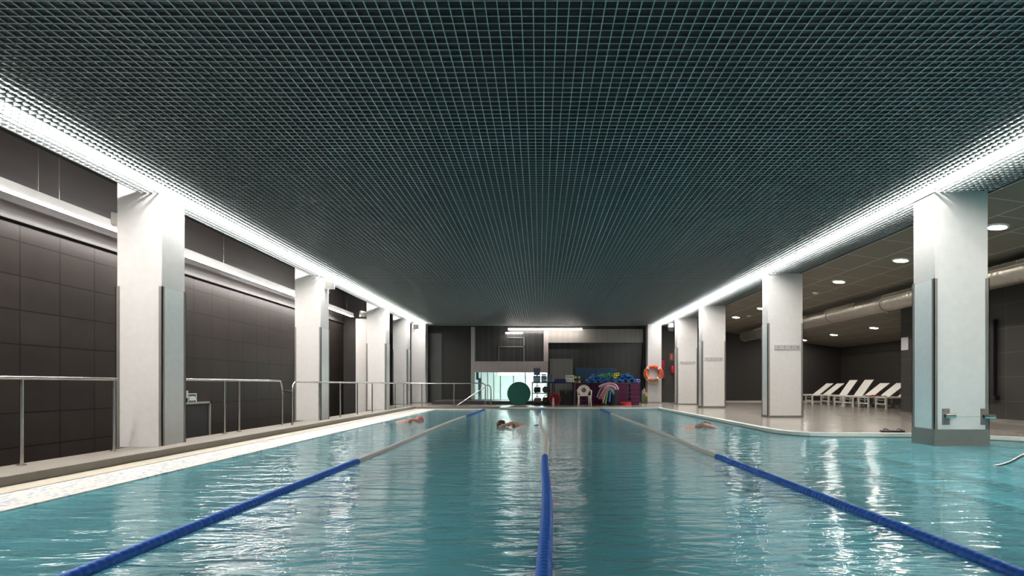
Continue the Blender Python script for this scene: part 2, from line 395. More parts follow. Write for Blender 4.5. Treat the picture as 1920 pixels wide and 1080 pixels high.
# ceilings
CE0, CE1, T2, T1, HW = -6.55, 7.34, 0.0045, 0.0022, 0.038
bm = bmesh.new(); wb = bmesh.new()
n = int(round((CE1-CE0)/0.1))
for i in range(n+1):
    xx = CE0+i*(CE1-CE0)/n
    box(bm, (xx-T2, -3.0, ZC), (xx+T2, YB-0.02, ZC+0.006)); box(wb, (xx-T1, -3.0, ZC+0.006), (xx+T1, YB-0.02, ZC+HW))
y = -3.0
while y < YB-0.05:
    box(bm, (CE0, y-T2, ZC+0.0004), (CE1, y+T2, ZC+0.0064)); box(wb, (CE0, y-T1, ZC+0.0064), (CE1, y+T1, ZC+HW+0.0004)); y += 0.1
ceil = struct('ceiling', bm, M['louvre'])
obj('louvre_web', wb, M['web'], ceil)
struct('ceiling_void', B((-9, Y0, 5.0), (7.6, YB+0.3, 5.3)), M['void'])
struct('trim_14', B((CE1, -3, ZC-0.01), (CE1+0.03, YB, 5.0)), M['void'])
struct('trim_15', B((CE0-0.02, -3, ZC-0.004), (CE0-0.004, YB, ZC+0.05)), M['steel_dark'])
bm = bmesh.new()
v = [bm.verts.new(p) for p in ((CE1, Y0, ZC), (XN+0.3, Y0, zt(XN+0.3)), (XN+0.3, YB+0.2, zt(XN+0.3)), (CE1, YB+0.2, ZC))]
u = [bm.verts.new((p.co.x, p.co.y, p.co.z+0.2)) for p in v]
bm.faces.new(v); bm.faces.new(u[::-1])
for i in range(4): bm.faces.new((v[i], v[(i+1) % 4], u[(i+1) % 4], u[i]))
struct('ceiling_side', bm, M['ceil_tile'])

# ================================================================ LIGHTS OF THE PLACE
for sx, lab in ((-1, 'long white tube line above louvre ceiling over the left columns'), (1, 'long white tube line above louvre ceiling over the right columns')):
    x = 6.02*sx if sx < 0 else 6.18
    t = thing('strip_light', lab, 'light', (x, 14, ZC+0.22))
    obj('tube', B((x-0.055, -3.0, ZC+0.22), (x+0.055, 30.2, ZC+0.25)), M['strip'], t)
    obj('housing', B((x-0.09, -3.0, ZC+0.255), (x+0.09, 30.2, ZC+0.31)), M['bandwhite'], t)
# hanging line light at the left wall
t = thing('line_light', 'long white hanging light bar along the left wall', 'light', (-7.9, 10, EYE+2.9))
obj('body', B((-7.96, -2, EYE+2.885), (-7.84, 24.6, EYE+3.03)), M['barbody'], t, bevel=0.004)
obj('diffuser', B((-7.945, -2, EYE+2.872), (-7.835, 24.59, EYE+2.884)), M['line'], t)
for y in (1.5, 9.2, 9.6, 14.6, 19, 23.9): obj('wire', T([(-7.9, y, EYE+3.03), (-7.9, y, 4.998)], 0.004, 6), M['steel'], t)
# hanging line light at the back wall
a = P(953, 617, 30.4); b = P(1091, 613, 30.4)
t = thing('line_light', 'bright horizontal light bar hanging before the back wall', 'light', (a.x, a.y, a.z))
obj('body', B((a.x, 30.36, a.z+0.03), (b.x, 30.46, a.z+0.09)), M['bandwhite'], t)
obj('diffuser', B((a.x, 30.36, a.z-0.05), (b.x, 30.46, a.z+0.03)), M['backlight'], t)
for wx_ in (a.x+0.3, b.x-0.3): obj('wire', T([(wx_, 30.41, a.z+0.09), (wx_, 30.41, 4.998)], 0.004, 6), M['steel'], t)
a = P(948, 625, 30.9); b = P(980, 623, 30.9)
t = thing('wall_light', 'short thin light bar high on the back wall above dark panels', 'light', (a.x, a.y, a.z))
obj('body', B((a.x, 30.9, a.z+0.035), (b.x, 31.19, a.z+0.07)), M['bandwhite'], t)
obj('diffuser', B((a.x, 30.88, a.z), (b.x, 31.0, a.z+0.034)), M['backlight'], t)
# downlights
def downlight(x, y, label):
    z = zt(x); t = thing('downlight', label, 'light', (x, y, z-0.03), 'round downlights in the tiled side ceiling')
    obj('ring', L([(0.175, 0), (0.19, 0.035), (0.145, 0.035), (0.145, 0.0)], seg=28, closed=True), M['bandwhite'], t, world=False, smooth=True)
    obj('lens', L([(0.145, 0.004), (0.145, 0.02)], seg=28), M['down'], t, world=False)
    t.rotation_euler = (0, math.atan(SL), 0)
    return t
names1 = ['round downlight nearest the camera, right of the nearest right column', 'round downlight just left of the nearest right column', 'round downlight third from the right in the front row',
          'round downlight of the front row behind the second right column', 'round downlight of the front row just left of the second right column', 'farthest round downlight of the front row, above the duct end']
for y, nm in zip((10.98, 13.92, 16.8, 19.75, 22.65, 25.6), names1): downlight(8.604, y, nm)
names2 = ['round downlight over the loungers, rightmost of the back row', 'round downlight over the loungers, middle of the back row', 'round downlight over the loungers, leftmost of the back row']
for y, nm in zip((23.66, 26.9, 30.0), names2): downlight(13.54, y, nm)
for y in (2.2, 5.1, 8.05): downlight(8.604, y, 'round downlight of the front row beyond the right frame edge')
for x, y, nm in ((8.77, 18.56, 'small round ceiling detector right of the second right column'), (8.85, 24.7, 'small round ceiling detector beside the far duct end')):
    t = thing('smoke_detector', nm, 'detector', (x, y, zt(x)-0.06), 'ceiling detectors')
    obj('base', L([(0.11, 0.03), (0.12, 0.06)], seg=20), M['plaque'], t, world=False, smooth=True)
    obj('dome', L([(0.03, -0.01), (0.07, 0.0), (0.09, 0.03)], seg=20), M['bandwhite'], t, world=False, smooth=True)

# ================================================================ COLUMNS
def column(x0, x1, y0, y1, zb, ztop, inner, label, guard_top, plinth_top, clad=True, hook=None, guards=True, group=None):
    """inner = x of the face towards the pool"""
    t = thing('column', label, 'column', ((x0+x1)/2, (y0+y1)/2, zb), group)
    obj('shaft', B((x0, y0, zb), (x1, y1, ztop)), M['white'], t, bevel=0.012)
    p = 0.02
    if plinth_top: obj('plinth', B((x0-p, y0-p, zb-0.0), (x1+p, y1+p, plinth_top)), M['plinth'], t, bevel=0.004)
    s = 1 if inner > (x0+x1)/2 else -1
    if clad: obj('side_panel', B((inner-0.001*s, y0+0.05, plinth_top+0.01), (inner+0.010*s, y1-0.05, guard_top-0.02)), M['clad'], t)
    if guards:
        for (cx, sx) in ((x0, 1), (x1, -1)):
            for (cy, sy) in ((y0, 1), (y1, -1)):
                bm = bmesh.new(); box(bm, (cx-0.013*sx, cy-0.013*sy, plinth_top), (cx+0.045*sx, cy, guard_top)); box(bm, (cx-0.013*sx, cy-0.013*sy, plinth_top), (cx, cy+0.045*sy, guard_top))
                obj('corner_guard', bm, M['steel_dark'], t)
    return t
LC = 'white left column '
column(-6.95, -6.21, 9.6, 10.22, -1.5, 4.99, -6.21, 'wide white column nearest the camera on the left walkway', 2.62, -0.02)
column(-7.05, -6.30, 16.8, 17.45, -1.5, 4.99, -6.30, 'second white column on the left, with a speaker box at its top', 2.66, -0.02)
column(-7.09, -6.30, 23.9, 24.5, -1.5, 4.99, -6.30, 'third white column on the left, beside the pale wall pier', 2.7, -0.02)
column(-7.0, -6.30, 27.8, 28.4, 0.075, 4.99, -6.30, 'fourth white column on the left, behind the handrail corner', 2.7, 0.1)
column(-6.63, -5.89, 30.1, 30.8, 0.075, 4.99, -5.89, 'shaded grey-white column by the dark doorway at the far left', 2.7, 0.1, clad=False, guards=False)
c1 = column(6.46, 7.34, 9.56, 10.10, -0.4, ZC+0.3, 6.46, 'wide white column standing in the water at the right', 2.74, 0.27)
column(6.45, 7.43, 16.5, 16.94, 0.07, ZC-0.0, 6.45, 'second white column on the right, with a grey rail, by the loungers', 2.74, 0.135)
column(6.45, 7.38, 23.2, 23.7, 0.07, ZC-0.0, 6.45, 'third white column on the right, with a grey rail, on the far deck', 2.74, 0.16)
column(6.45, 7.40, 27.4, 27.9, 0.07, ZC-0.0, 6.45, 'fourth white column on the right, with a grey rail and a floodlight', 2.74, 0.13)
column(5.60, 6.32, 30.3, 30.9, 0.07, ZC-0.0, 5.60, 'slim white column with an orange lifebuoy hung on it', 2.74, 0.11, clad=False, guards=False)
# grey rails on the right columns
for (x0, x1, ya, yb, d, lab) in ((1452, 1500, 647, 656, 16.5, 'grey hook rail on the second right column'), (1321, 1355, 670, 676, 23.2, 'grey hook rail on the third right column'), (1275, 1304, 677.5, 682, 27.4, 'grey hook rail on the fourth right column')):
    a = P(x0, yb, d); b = P(x1, ya, d)
    t = thing('hook_rail', lab, 'rail', (a.x, d-0.02, a.z), 'grey hook rails')
    obj('back_plate', B((a.x, d-0.02, a.z), (b.x, d, b.z)), M['plaque'], t, bevel=0.004)
    for k in range(4):
        hx = a.x+(b.x-a.x)*(k+0.5)/4; hz = (a.z+b.z)/2
        obj('hook', T([(hx, d-0.02, hz), (hx, d-0.06, hz-0.01), (hx, d-0.065, hz+0.025)], 0.007, 8), M['steel'], t)
# brackets on the nearest right column
for i, (px, lab) in enumerate(((1773, 'left steel tube bracket low on the column in the water'), (1845, 'right steel tube bracket low on the column in the water'))):
    d = 9.56; a = P(px-7, 796.5, d); b = P(px+7, 766, d); c = P(px, 781, d)
    t = thing('tube_bracket', lab, 'bracket', (c.x, d-0.005, a.z))
    obj('back_plate', B((a.x, d-0.012, a.z), (b.x, d, b.z)), M['steel_dark'], t, bevel=0.003)
    if i == 0: q = [(c.x-0.05, d-0.06, c.z+0.015), (c.x+0.11, d-0.065, c.z+0.015)]
    else: q = [(c.x-0.05, d-0.06, c.z+0.005), (c.x+0.13, d-0.06, c.z+0.005)]
    bm = bmesh.new()
    dirx = Vector(q[1])-Vector(q[0])
    lathe(bm, [(0.031, 0), (0.036, 0), (0.036, dirx.x), (0.031, dirx.x)], axis='X', seg=20, c=q[0], closed=True)
    obj('tube', bm, M['steel'], t, smooth=True)
    obj('socket', T([(c.x, d-0.012, c.z+0.01), (c.x, d-0.03, c.z+0.01)], 0.04, 16), M['steel_dark'], t)
    for (ex, ez) in ((0.02, 0.02), (0.10, 0.02), (0.02, 0.24), (0.10, 0.24)):
        obj('screw', T([(a.x+ex, d-0.012, a.z+ez), (a.x+ex, d-0.017, a.z+ez)], 0.007, 8), M['steel'], t)
a = P(1782, 781, 9.54); b = P(1838, 781, 9.54)
single('safety_cord', 'thin pale cord stretched between the two tube brackets', 'cord', T([a, (a+b)/2+Vector((0, 0, -0.003)), b], 0.005, 6), M['plaque'])

# speakers on the columns
def speaker(c, rz, label, s=0.2, m='bandwhite', arm=(0, 0.1, 0)):
    t = thing('wall_speaker', label, 'speaker', c, 'speaker boxes on the columns', rz)
    bm = bmesh.new(); v = box(bm, (-s*.55, -s*.5, -s*.45), (s*.55, s*.5, s*.45))
    for k in v:
        if k.co.y > 0: k.co.x *= 0.7; k.co.z *= 0.7
    obj('cabinet', bm, M[m], t, world=False, bevel=0.012)
    obj('grille', B((-s*.48, -s*.5-0.006, -s*.38), (s*.48, -s*.5, s*.38)), M['plinth'], t, world=False)
    obj('bracket', T([(0, 0.0, -s*0.1), (0, s*0.2, -s*0.75), (-0.02, s*0.9, -s*0.75)], 0.012, 8), M['steel_dark'], t, world=False)
speaker((-6.20, 17.25, EYE+2.93), math.radians(20), 'white speaker box at the top of the second left column', 0.26)
speaker((-5.98, 28.0, EYE+2.80), math.radians(30), 'small speaker box at the top of the fourth left column', 0.26)
speaker((-7.12, 9.9, EYE+2.80), math.radians(-60), 'small speaker box behind the nearest left column', 0.22)
speaker((-7.25, 24.0, EYE+2.92), math.radians(-60), 'small speaker box at the top of the third left column', 0.26)
# floodlight at the far right
t = thing('wall_speaker', 'white speaker box with black unit below on the fourth right column', 'speaker', (6.16, 27.5, EYE+2.80), 'speaker boxes on the columns')
bm = bmesh.new(); v = box(bm, (-0.13, -0.12, -0.09), (0.13, 0.12, 0.09)); [setattr(k.co, 'x', k.co.x*0.75) for k in v if k.co.z > 0]
obj('cabinet', bm, M['bandwhite'], t, world=False, bevel=0.012)
obj('lower_unit', B((-0.12, -0.1, -0.27), (0.10, 0.1, -0.10)), M['black'], t, world=False)
obj('bracket', T([(0.1, 0, -0.03), (0.30, 0.02, -0.03)], 0.015, 8), M['steel'], t, world=False)

# ================================================================ HANDRAILS
def rail(name, label, pts, posts, parent_loc, r=0.024):
    t = thing(name, label, 'handrail', parent_loc, 'steel handrails along the left edge')
    obj('top_rail', T(smoothpath(pts, 5), r, 12), M['steel'], t, smooth=True)
    for p in posts:
        bm = T([p[:3], (p[0], p[1], pts[len(pts)//2][2] if len(p) < 4 else p[3])], r*0.95, 12)
        po = obj('post', bm, M['steel'], t, smooth=True)
        obj('base_plate', L([(0.055, 0), (0.055, 0.012), (0.03, 0.018)], seg=16, c=(p[0], p[1], p[2])), M['steel'], po, world=True)
    return t
XA = -6.55; ZR = 1.085; FL = -0.02
def yat(px, X): return X*1095/(px-1012)
rail('handrail', 'steel handrail nearest the camera, left of the first column', [(XA, -2, ZR), (XA, 2, ZR), (XA, 6, ZR), (XA, 9.05, ZR)], [(XA, yat(40, XA), FL), (XA, yat(213, XA), FL), (XA, 4.0, FL), (XA, 0.6, FL)], (XA, 7.4, FL))
y0 = 10.25; ye = yat(529, XA); r_ = 0.16
curve = [(XA, y0, ZR+0.01), (XA, 12.2, ZR+0.01), (XA, 13.0, ZR+0.01), (XA, ye-r_*1.6, ZR+0.01), (XA, ye-r_*0.6, ZR-0.03), (XA, ye-0.03, ZR-0.13), (XA, ye, ZR-0.28), (XA, ye, 0.6), (XA, ye, FL)]
t = rail('handrail', 'steel handrail with a bent end between the first two left columns', curve, [(XA, yat(421, XA), FL, ZR), (XA, yat(448, XA), FL, ZR)], (XA, 12, FL))
XC = -6.1; y0 = yat(548, XC); ZQ = 1.075
curve = [(XC, y0, FL), (XC, y0, 0.6), (XC, y0, ZQ-0.25), (XC, y0+0.04, ZQ-0.1), (XC, y0+0.2, ZQ-0.01), (XC, y0+0.6, ZQ), (XC, 16, ZQ), (XC+0.1, 19, ZQ), (XC+0.35, 22, ZQ-0.005), (-5.55, 24.2, ZQ-0.005)]
t = rail('handrail', 'long steel handrail passing before the second and third left columns', curve, [], (XC, 15, FL))
for px, X, zb in ((599, -6.1, FL), (638, -6.1, FL), (670, -6.05, FL), (698, -5.95, FL), (741, -5.75, FL), (757, -5.7, FL), (772, -5.6, 0.1)):
    y = yat(px, X); po = obj('post', T([(X, y, zb), (X, y, ZQ-0.01)], 0.023, 12), M['steel'], t, smooth=True)
    obj('base_plate', L([(0.055, 0), (0.055, 0.012), (0.03, 0.018)], seg=16, c=(X, y, zb)), M['steel'], po)
single('link_bar', 'short horizontal steel link bar between two handrail ends', 'handrail', T([(XA, yat(529, XA)+0.02, 0.845), (XC, yat(548, XC), 0.825)], 0.024, 12), M['steel'], smooth=True)
YE = 24.25
xa = P(780, 0, YE).x; xb = P(910, 0, YE).x
curve = [(-5.55, 24.2, ZQ), (xa, YE, 1.06), (-4, YE, 1.065), (xb-0.25, YE, 1.065), (xb-0.08, YE, 1.04), (xb, YE, 0.93), (xb, YE, 0.5), (xb, YE, 0.11)]
t = rail('handrail', 'steel handrail across the far left end of the pool', curve, [], (xa, YE, 0.11))
for px in (791, 851):
    X = P(px, 0, YE).x; po = obj('post', T([(X, YE, 0.11), (X, YE, 1.055)], 0.023, 12), M['steel'], t, smooth=True)
    obj('base_plate', L([(0.055, 0), (0.055, 0.012), (0.03, 0.018)], seg=16, c=(X, YE, 0.11)), M['steel'], po)
q = [P(857, 760, 25.0), P(880, 745, 25.0), P(905, 728.5, 25.0), P(911, 723.5, 25.0), P(915, 722, 25.0), P(919, 725, 25.0), P(920.5, 731, 25.0), P(920.5, 745, 25.0)]
q.append(Vector((q[-1].x, 25.0, 0.08)))
t = thing('stair_rail', 'sloping steel stair rail by the far left end of the pool', 'handrail', (q[-1].x, 25.0, 0.08))
obj('top_rail', T(smoothpath(q, 4), 0.024, 12), M['steel'], t, smooth=True)
obj('base_plate', L([(0.055, 0), (0.055, 0.012), (0.03, 0.018)], seg=16, c=(q[-1].x, 25.0, 0.08)), M['steel'], t)
# pool entry rail, lower right
t = thing('entry_rail', 'pale steel entry rail coming out of the water at the right edge', 'handrail', (5.3, 7.6, -0.4))
q = [(5.25, 7.62, -1.35), (5.25, 7.62, -0.4), (5.27, 7.61, -0.16), (5.42, 7.5, -0.09), (5.70, 7.2, 0.0), (5.92, 7.1, 0.15), (6.5, 6.85, 0.55), (7.1, 6.6, 0.95), (7.3, 6.5, 0.95), (7.42, 6.45, 0.8), (7.42, 6.45, -0.2)]
obj('top_rail', T(smoothpath(q, 5), 0.026, 14), M['steel'], t, smooth=True)

# ================================================================ LANE ROPES
def rope(label, xf, ya, yb):
    t = thing('lane_rope', label, 'lane rope', (xf(10), 10, 0), 'lane ropes across the pool')
    def run(name, y0, y1, m):
        bm = bmesh.new(); pts = []; rr = []
        y = y0
        while y < y1:
            for dy, r in ((0.003, 0.038), (0.012, 0.045), (0.050, 0.045), (0.059, 0.038)):
                pts.append((xf(y+dy), y+dy, 0.004)); rr.append(r)
            y += 0.06
        tube(bm, pts, rr, 12); return obj(name, bm, m, t, smooth=True)
    run('blue_floats', -1.0, ya, M['blue']); run('pale_floats', ya, yb, M['floatwhite']); run('far_blue_floats', yb, 23.6, M['blue'])
    obj('cable', T([(xf(y), y, 0.0) for y in [-1.2+k*1.0 for k in range(25)]]+[(xf(23.8), 23.8, 0.02)], 0.006, 6), M['steel'], t)
rope('left lane rope with blue and pale sections', lambda y: -2.37+0.10*max(0, (y-14)/10)-0.03*math.sin(y*0.5), 7.5, 18.3)
rope('middle lane rope bending slightly to the right', lambda y: 0.01+0.09*math.exp(-((y-9.5)/4.5)**2)-0.02*math.sin(y), 8.0, 19.6)
rope('right lane rope with blue and pale sections', lambda y: 2.47+0.02*math.sin(y*0.6), 8.05, 20.0)

# ================================================================ LEFT WALL: exit door and sign
ya, yb2 = 13.7, yat(389, XL); zt_ = 0.53
d1 = struct('door_1', B((XL+0.002, ya, -1.5), (XL+0.03, yb2, zt_)), M['black'])
bm = bmesh.new(); box(bm, (XL, yb2, -1.5), (XL+0.06, yb2+0.05, zt_+0.05)); box(bm, (XL, ya-0.05, zt_), (XL+0.06, yb2+0.05, zt_+0.05)); box(bm, (XL, ya-0.05, -1.5), (XL+0.06, ya, zt_+0.05))
obj('door_frame', bm, M['steel_dark'], d1)
bm = bmesh.new(); box(bm, (XL+0.03, ya+0.1, -0.5), (XL+0.08, yb2-0.1, -0.45)); obj('door_handle', bm, M['steel_dark'], d1)
s0, s1 = yat(350, XL), yat(366, XL); zc = EYE+(722-747.5)/1095*14.2; hh = 0.125
t = thing('exit_sign', 'small green SALIDA exit sign over the low dark door', 'sign', (XL+0.01, (s0+s1)/2, zc-hh))
obj('board', B((XL+0.002, s0, zc-hh), (XL+0.03, s1, zc+hh)), M['signgreen'], t)
bm = bmesh.new()
for (a0, a1, b0, b1) in ((s0, s1, zc-hh, zc-hh+0.014), (s0, s1, zc+hh-0.014, zc+hh), (s0, s0+0.014, zc-hh, zc+hh), (s1-0.014, s1, zc-hh, zc+hh)): box(bm, (XL+0.03, a0, b0), (XL+0.034, a1, b1))
obj('border', bm, M['paper'], t)
Mx = Matrix.Translation((0.022, 0, hh)) @ Matrix.Rotation(PI/2, 4, 'Z') @ Matrix.Rotation(PI/2, 4, 'X') @ Matrix.Diagonal((0.78, 1.45, 1, 1))
tx = text('lettering', 'SALIDA', 0.105, M['paper'], t, Mx)
single('side_sign', 'small pale sign plate projecting beside the exit sign', 'sign', B((XL+0.002, s0-0.18, zc+0.02), (XL+0.14, s0-0.165, zc+0.2)), M['plaque'])

# ================================================================ RIGHT WALL bits
a = P(1687.5, 656, 0).x
pa, pb = 11.5*1095/(1688-1012+2), 11.5*1095/(1703-1012)
single('notice', 'blank white paper notice taped to the dark right wall', 'notice', B((XR-0.006, pb, EYE+66/1095*18.3), (XR, pa, EYE+90/1095*18.3)), M['paper'])
t = thing('wall_panel', 'tall narrow black panel on the dark wall right of the near column', 'panel', (XR-0.06, 14.75, 0.7))
obj('casing', B((XR-0.10, 14.68, 0.7), (XR, 14.86, 2.65)), M['black'], t, bevel=0.01)
obj('foot', B((XR-0.13, 14.60, 0.62), (XR, 14.94, 0.72)), M['black'], t)
# ventilation duct
DX, DH, DR = 10.2, EYE+2.41, 0.25
t = thing('air_duct', 'round galvanised air duct hanging under the tiled side ceiling', 'duct', (DX, 14, DH-DR))
pts = [(DX, -4+0.25*k, DH) for k in range(int((29.2+4)/0.25)+1)]
bm = bmesh.new(); rr = []; pp = []
y = -4.0
while y < 29.0:
    pp += [(DX, y, DH), (DX, y+0.02, DH), (DX, y+0.04, DH)]; rr += [DR, DR+0.006, DR]; y += 0.16
tube(bm, pp, rr, 28); obj('pipe', bm, M['duct'], t, smooth=True)
obj('end_cap', L([(0.06, 0.0), (0.2, 0.0), (DR+0.012, -0.05), (DR+0.012, -0.15)], axis='Y', seg=28, c=(DX, 29.1, DH)), M['duct'], t, smooth=True)
gm = mat('grille_bright', (0.62, 0.58, 0.5), 0.3, 0.8)
for gy in (3.0, 6.0, 9.0, 12.0, 15.2, 18.6, 22.0, 25.4):
    bm = bmesh.new(); g2 = bmesh.new()
    for k in range(22):
        y = gy+k*0.085
        for aa in (28,):
            for da in range(0, 24, 6):
                a0 = math.radians(180-aa+da-18); a1 = math.radians(180-aa+da-12)
                c0 = Vector((math.cos(a0), 0, math.sin(a0))); c1 = Vector((math.cos(a1), 0, math.sin(a1)))
                c = Vector((DX, y, DH))
                vs = [bm.verts.new(c+c0*(DR+0.004)), bm.verts.new(c+c1*(DR+0.004)), bm.verts.new(c+c1*(DR+0.035)+Vector((0, 0.03, 0))), bm.verts.new(c+c0*(DR+0.035)+Vector((0, 0.03, 0)))]
                ws = [bm.verts.new(v.co+Vector((0, 0.006, 0))) for v in vs]
                bm.faces.new(vs); bm.faces.new(ws[::-1])
                for i in range(4): bm.faces.new((vs[i], vs[(i+1) % 4], ws[(i+1) % 4], ws[i]))
    a0 = math.radians(180-28-19); a1 = math.radians(180-28+7)
    for an in (a0, a1):
        c0 = Vector((math.cos(an), 0, math.sin(an)))
        p0 = Vector((DX, gy-0.03, DH))+c0*(DR+0.02); p1 = Vector((DX, gy+22*0.085, DH))+c0*(DR+0.02)
        tube(bm, [p0, p1], 0.018, 6)
    obj('vent_grille', bm, gm, t)
for hy in (5, 8, 11, 14, 17.1, 20.3, 23.5, 27):
    bm = bmesh.new(); lathe(bm, [(DR+0.008, 0), (DR+0.018, 0), (DR+0.018, 0.035), (DR+0.008, 0.035)], axis='Y', seg=28, c=(DX, hy, DH), closed=True)
    tube(bm, [(DX, hy+0.017, DH+DR), (DX, hy+0.017, zt(DX))], 0.008, 6)
    box(bm, (DX-0.03, hy-0.01, DH-DR-0.05), (DX+0.03, hy+0.045, DH-DR-0.01))
    obj('hanger', bm, M['steel_dark'], t)

# ================================================================ LOUNGERS
def make_lounger(run, rise):
    t = thing('sun_lounger', '', 'sun lounger', (0, 0, 0), 'white sun loungers in the nook')
    bm = bmesh.new(); W = 0.34
    for s in (-1, 1): box(bm, (0, s*W-0.025, 0.40), (1.75, s*W+0.025, 0.45))
    box(bm, (0, -W, 0.40), (0.05, W, 0.45)); box(bm, (1.7, -W, 0.40), (1.75, W, 0.45))
    obj('frame', bm, M['bandwhite'], t, world=False, bevel=0.005)
    for s in (-1, 1):
        obj('leg', B((0.0, s*W-0.032, 0.0), (0.06, s*W+0.032, 0.42)), M['bandwhite'], t, world=False, bevel=0.005)
        obj('leg', B((1.35, s*W-0.03, 0.08), (1.41, s*W+0.03, 0.42)), M['bandwhite'], t, world=False, bevel=0.005)
        obj('wheel', L([(0.03, -0.025), (0.09, -0.02), (0.09, 0.02), (0.03, 0.025)], axis='Y', seg=20, c=(1.38, s*(W-0.07), 0.09)), M['plaque'], t, world=False, smooth=True)
    obj('crossbar', B((0.01, -W, 0.16), (0.05, W, 0.205)), M['bandwhite'], t, world=False)
    obj('foot_brace', T(smoothpath([(0.03, -W, 0.37), (0.03, -W/2, 0.335), (0.03, 0, 0.325), (0.03, W/2, 0.335), (0.03, W, 0.37)], 4), 0.010, 8), M['bandwhite'], t, world=False, smooth=True)
    obj('seat_sling', B((0.0, -W-0.02, 0.445), (0.86, W+0.02, 0.462)), M['sling'], t, world=False, bevel=0.005)
    bm = bmesh.new(); a = Vector((0.86, 0, 0.455)); b = Vector((0.86+run, 0, 0.455+rise)); n = Vector((-(b-a).z, 0, (b-a).x)).normalized()*0.02
    vs = []
    for p in (a, b, b-n, a-n):
        vs.append([bm.verts.new((p.x, s*(W+0.0), p.z)) for s in (-1, 1)])
    for i in range(4): j = (i+1) % 4; bm.faces.new((vs[i][0], vs[j][0], vs[j][1], vs[i][1]))
    bm.faces.new([v[0] for v in vs]); bm.faces.new([v[1] for v in vs][::-1])
    bk = obj('backrest', bm, M['sling'], t, world=False, bevel=0.005)
    m_ = a+(b-a)*0.55
    bm = bmesh.new()
    for s in (-1, 1): tube(bm, [(m_.x, s*(W-0.05), m_.z-0.02), (1.45, s*(W-0.05), 0.43)], 0.009, 8)
    obj('strut', bm, M['steel'], t, world=False)
    return t
LX = 13.02
places = [(29.2, 0, 'white sun lounger farthest left, partly behind the second right column'), (28.3, 0, 'second white sun lounger from the left of the row'), (27.1, 1, 'third white sun lounger from the left, with a steep backrest'),
          (25.46, 1, 'fourth white sun lounger from the left, with a steep backrest'), (24.64, 0, 'white sun lounger left of the one with the dark red towel'), (23.75, 0, 'white sun lounger with the dark red towel on its seat'), (22.8, 0, 'white sun lounger nearest the dark wall corner')]
protos = {0: make_lounger(0.70, 0.55), 1: make_lounger(0.50, 0.70)}
used = set()
xs = [12.95, 13.02, 13.2, 13.0, 13.0, 13.15, 13.3]
for (y, k, lab), xx in zip(places, xs):
    if k in used: o = dup(protos[k])
    else: o = protos[k]; used.add(k)
    o.location = (xx, y, 0.075); o['label'] = lab
# towel on the sixth lounger's seat
bm = bmesh.new(); nx, ny = 26, 12; g = []
for i in range(nx+1):
    row = []
    for j in range(ny+1):
        x = i/nx*0.78; y = (j/ny-0.5)*0.5
        z = 0.03+0.035*math.sin(x*17+y*9)*math.sin(y*13+1)+0.02*math.sin(x*31-y*22); e = min(1, 5*min(i/nx, 1-i/nx), 5*min(j/ny, 1-j/ny))
        row.append(bm.verts.new((x+0.02*math.sin(y*19), y+0.03*math.sin(x*11), max(0.004, z*e+0.004))))
    g.append(row)
lo = [[bm.verts.new((v.co.x, v.co.y, 0.0)) for v in row] for row in g]
for i in range(nx):
    for j in range(ny):
        bm.faces.new((g[i][j], g[i+1][j], g[i+1][j+1], g[i][j+1])); bm.faces.new((lo[i][j+1], lo[i+1][j+1], lo[i+1][j], lo[i][j]))
for i in range(nx):
    bm.faces.new((g[i][0], lo[i][0], lo[i+1][0], g[i+1][0])); bm.faces.new((g[i][ny], g[i+1][ny], lo[i+1][ny], lo[i][ny]))
for j in range(ny):
    bm.faces.new((g[0][j], g[0][j+1], lo[0][j+1], lo[0][j])); bm.faces.new((g[nx][j], lo[nx][j], lo[nx][j+1], g[nx][j+1]))
tw = obj('towel', bm, mat('towel_red', (0.16, 0.012, 0.02), 0.9), smooth=True); tw.location = (13.2, 23.70, 0.075+0.463)
tag(tw, 'crumpled dark red towel lying on a white lounger seat', 'towel')

# ================================================================ FLIP-FLOPS
def make_flip():
    t = thing('flip_flop', '', 'sandal', (0, 0, 0), 'pair of black sandals')
    pr = [(-0.135, 0.0), (-0.125, 0.03), (-0.09, 0.038), (-0.03, 0.033), (0.03, 0.042), (0.09, 0.052), (0.125, 0.04), (0.138, 0.01)]
    out = pr+[(x, -y*0.92) for x, y in pr[::-1]]
    bm = poly_solid(out, 0, 0.03)
    for v in bm.verts: v.co.z += 0.012*(v.co.x/0.135)**2
    obj('sole', bm, M['black'], t, world=False, bevel=0.005)
    for s in (-1, 1):
        q = smoothpath([(0.075, 0.004*s, 0.035), (0.06, 0.012*s, 0.062), (0.025, 0.034*s, 0.068), (-0.015, 0.038*s, 0.032)], 4)
        obj('strap', T(q, 0.009, 8), mat('strap_grey', (0.05, 0.05, 0.05), 0.4), t, world=False, smooth=True)
    return t
f = make_flip(); f.location = (*P(1664, 812, 11.35).xy, 0.075); f.rotation_euler = (0, 0, math.radians(170)); f['label'] = 'black flip-flop on the deck edge, the left one of the pair'
f2 = dup(f, loc=(*P(1685, 814, 11.3).xy, 0.075), rz=math.radians(20), label='black flip-flop on the deck edge, next to the water column')

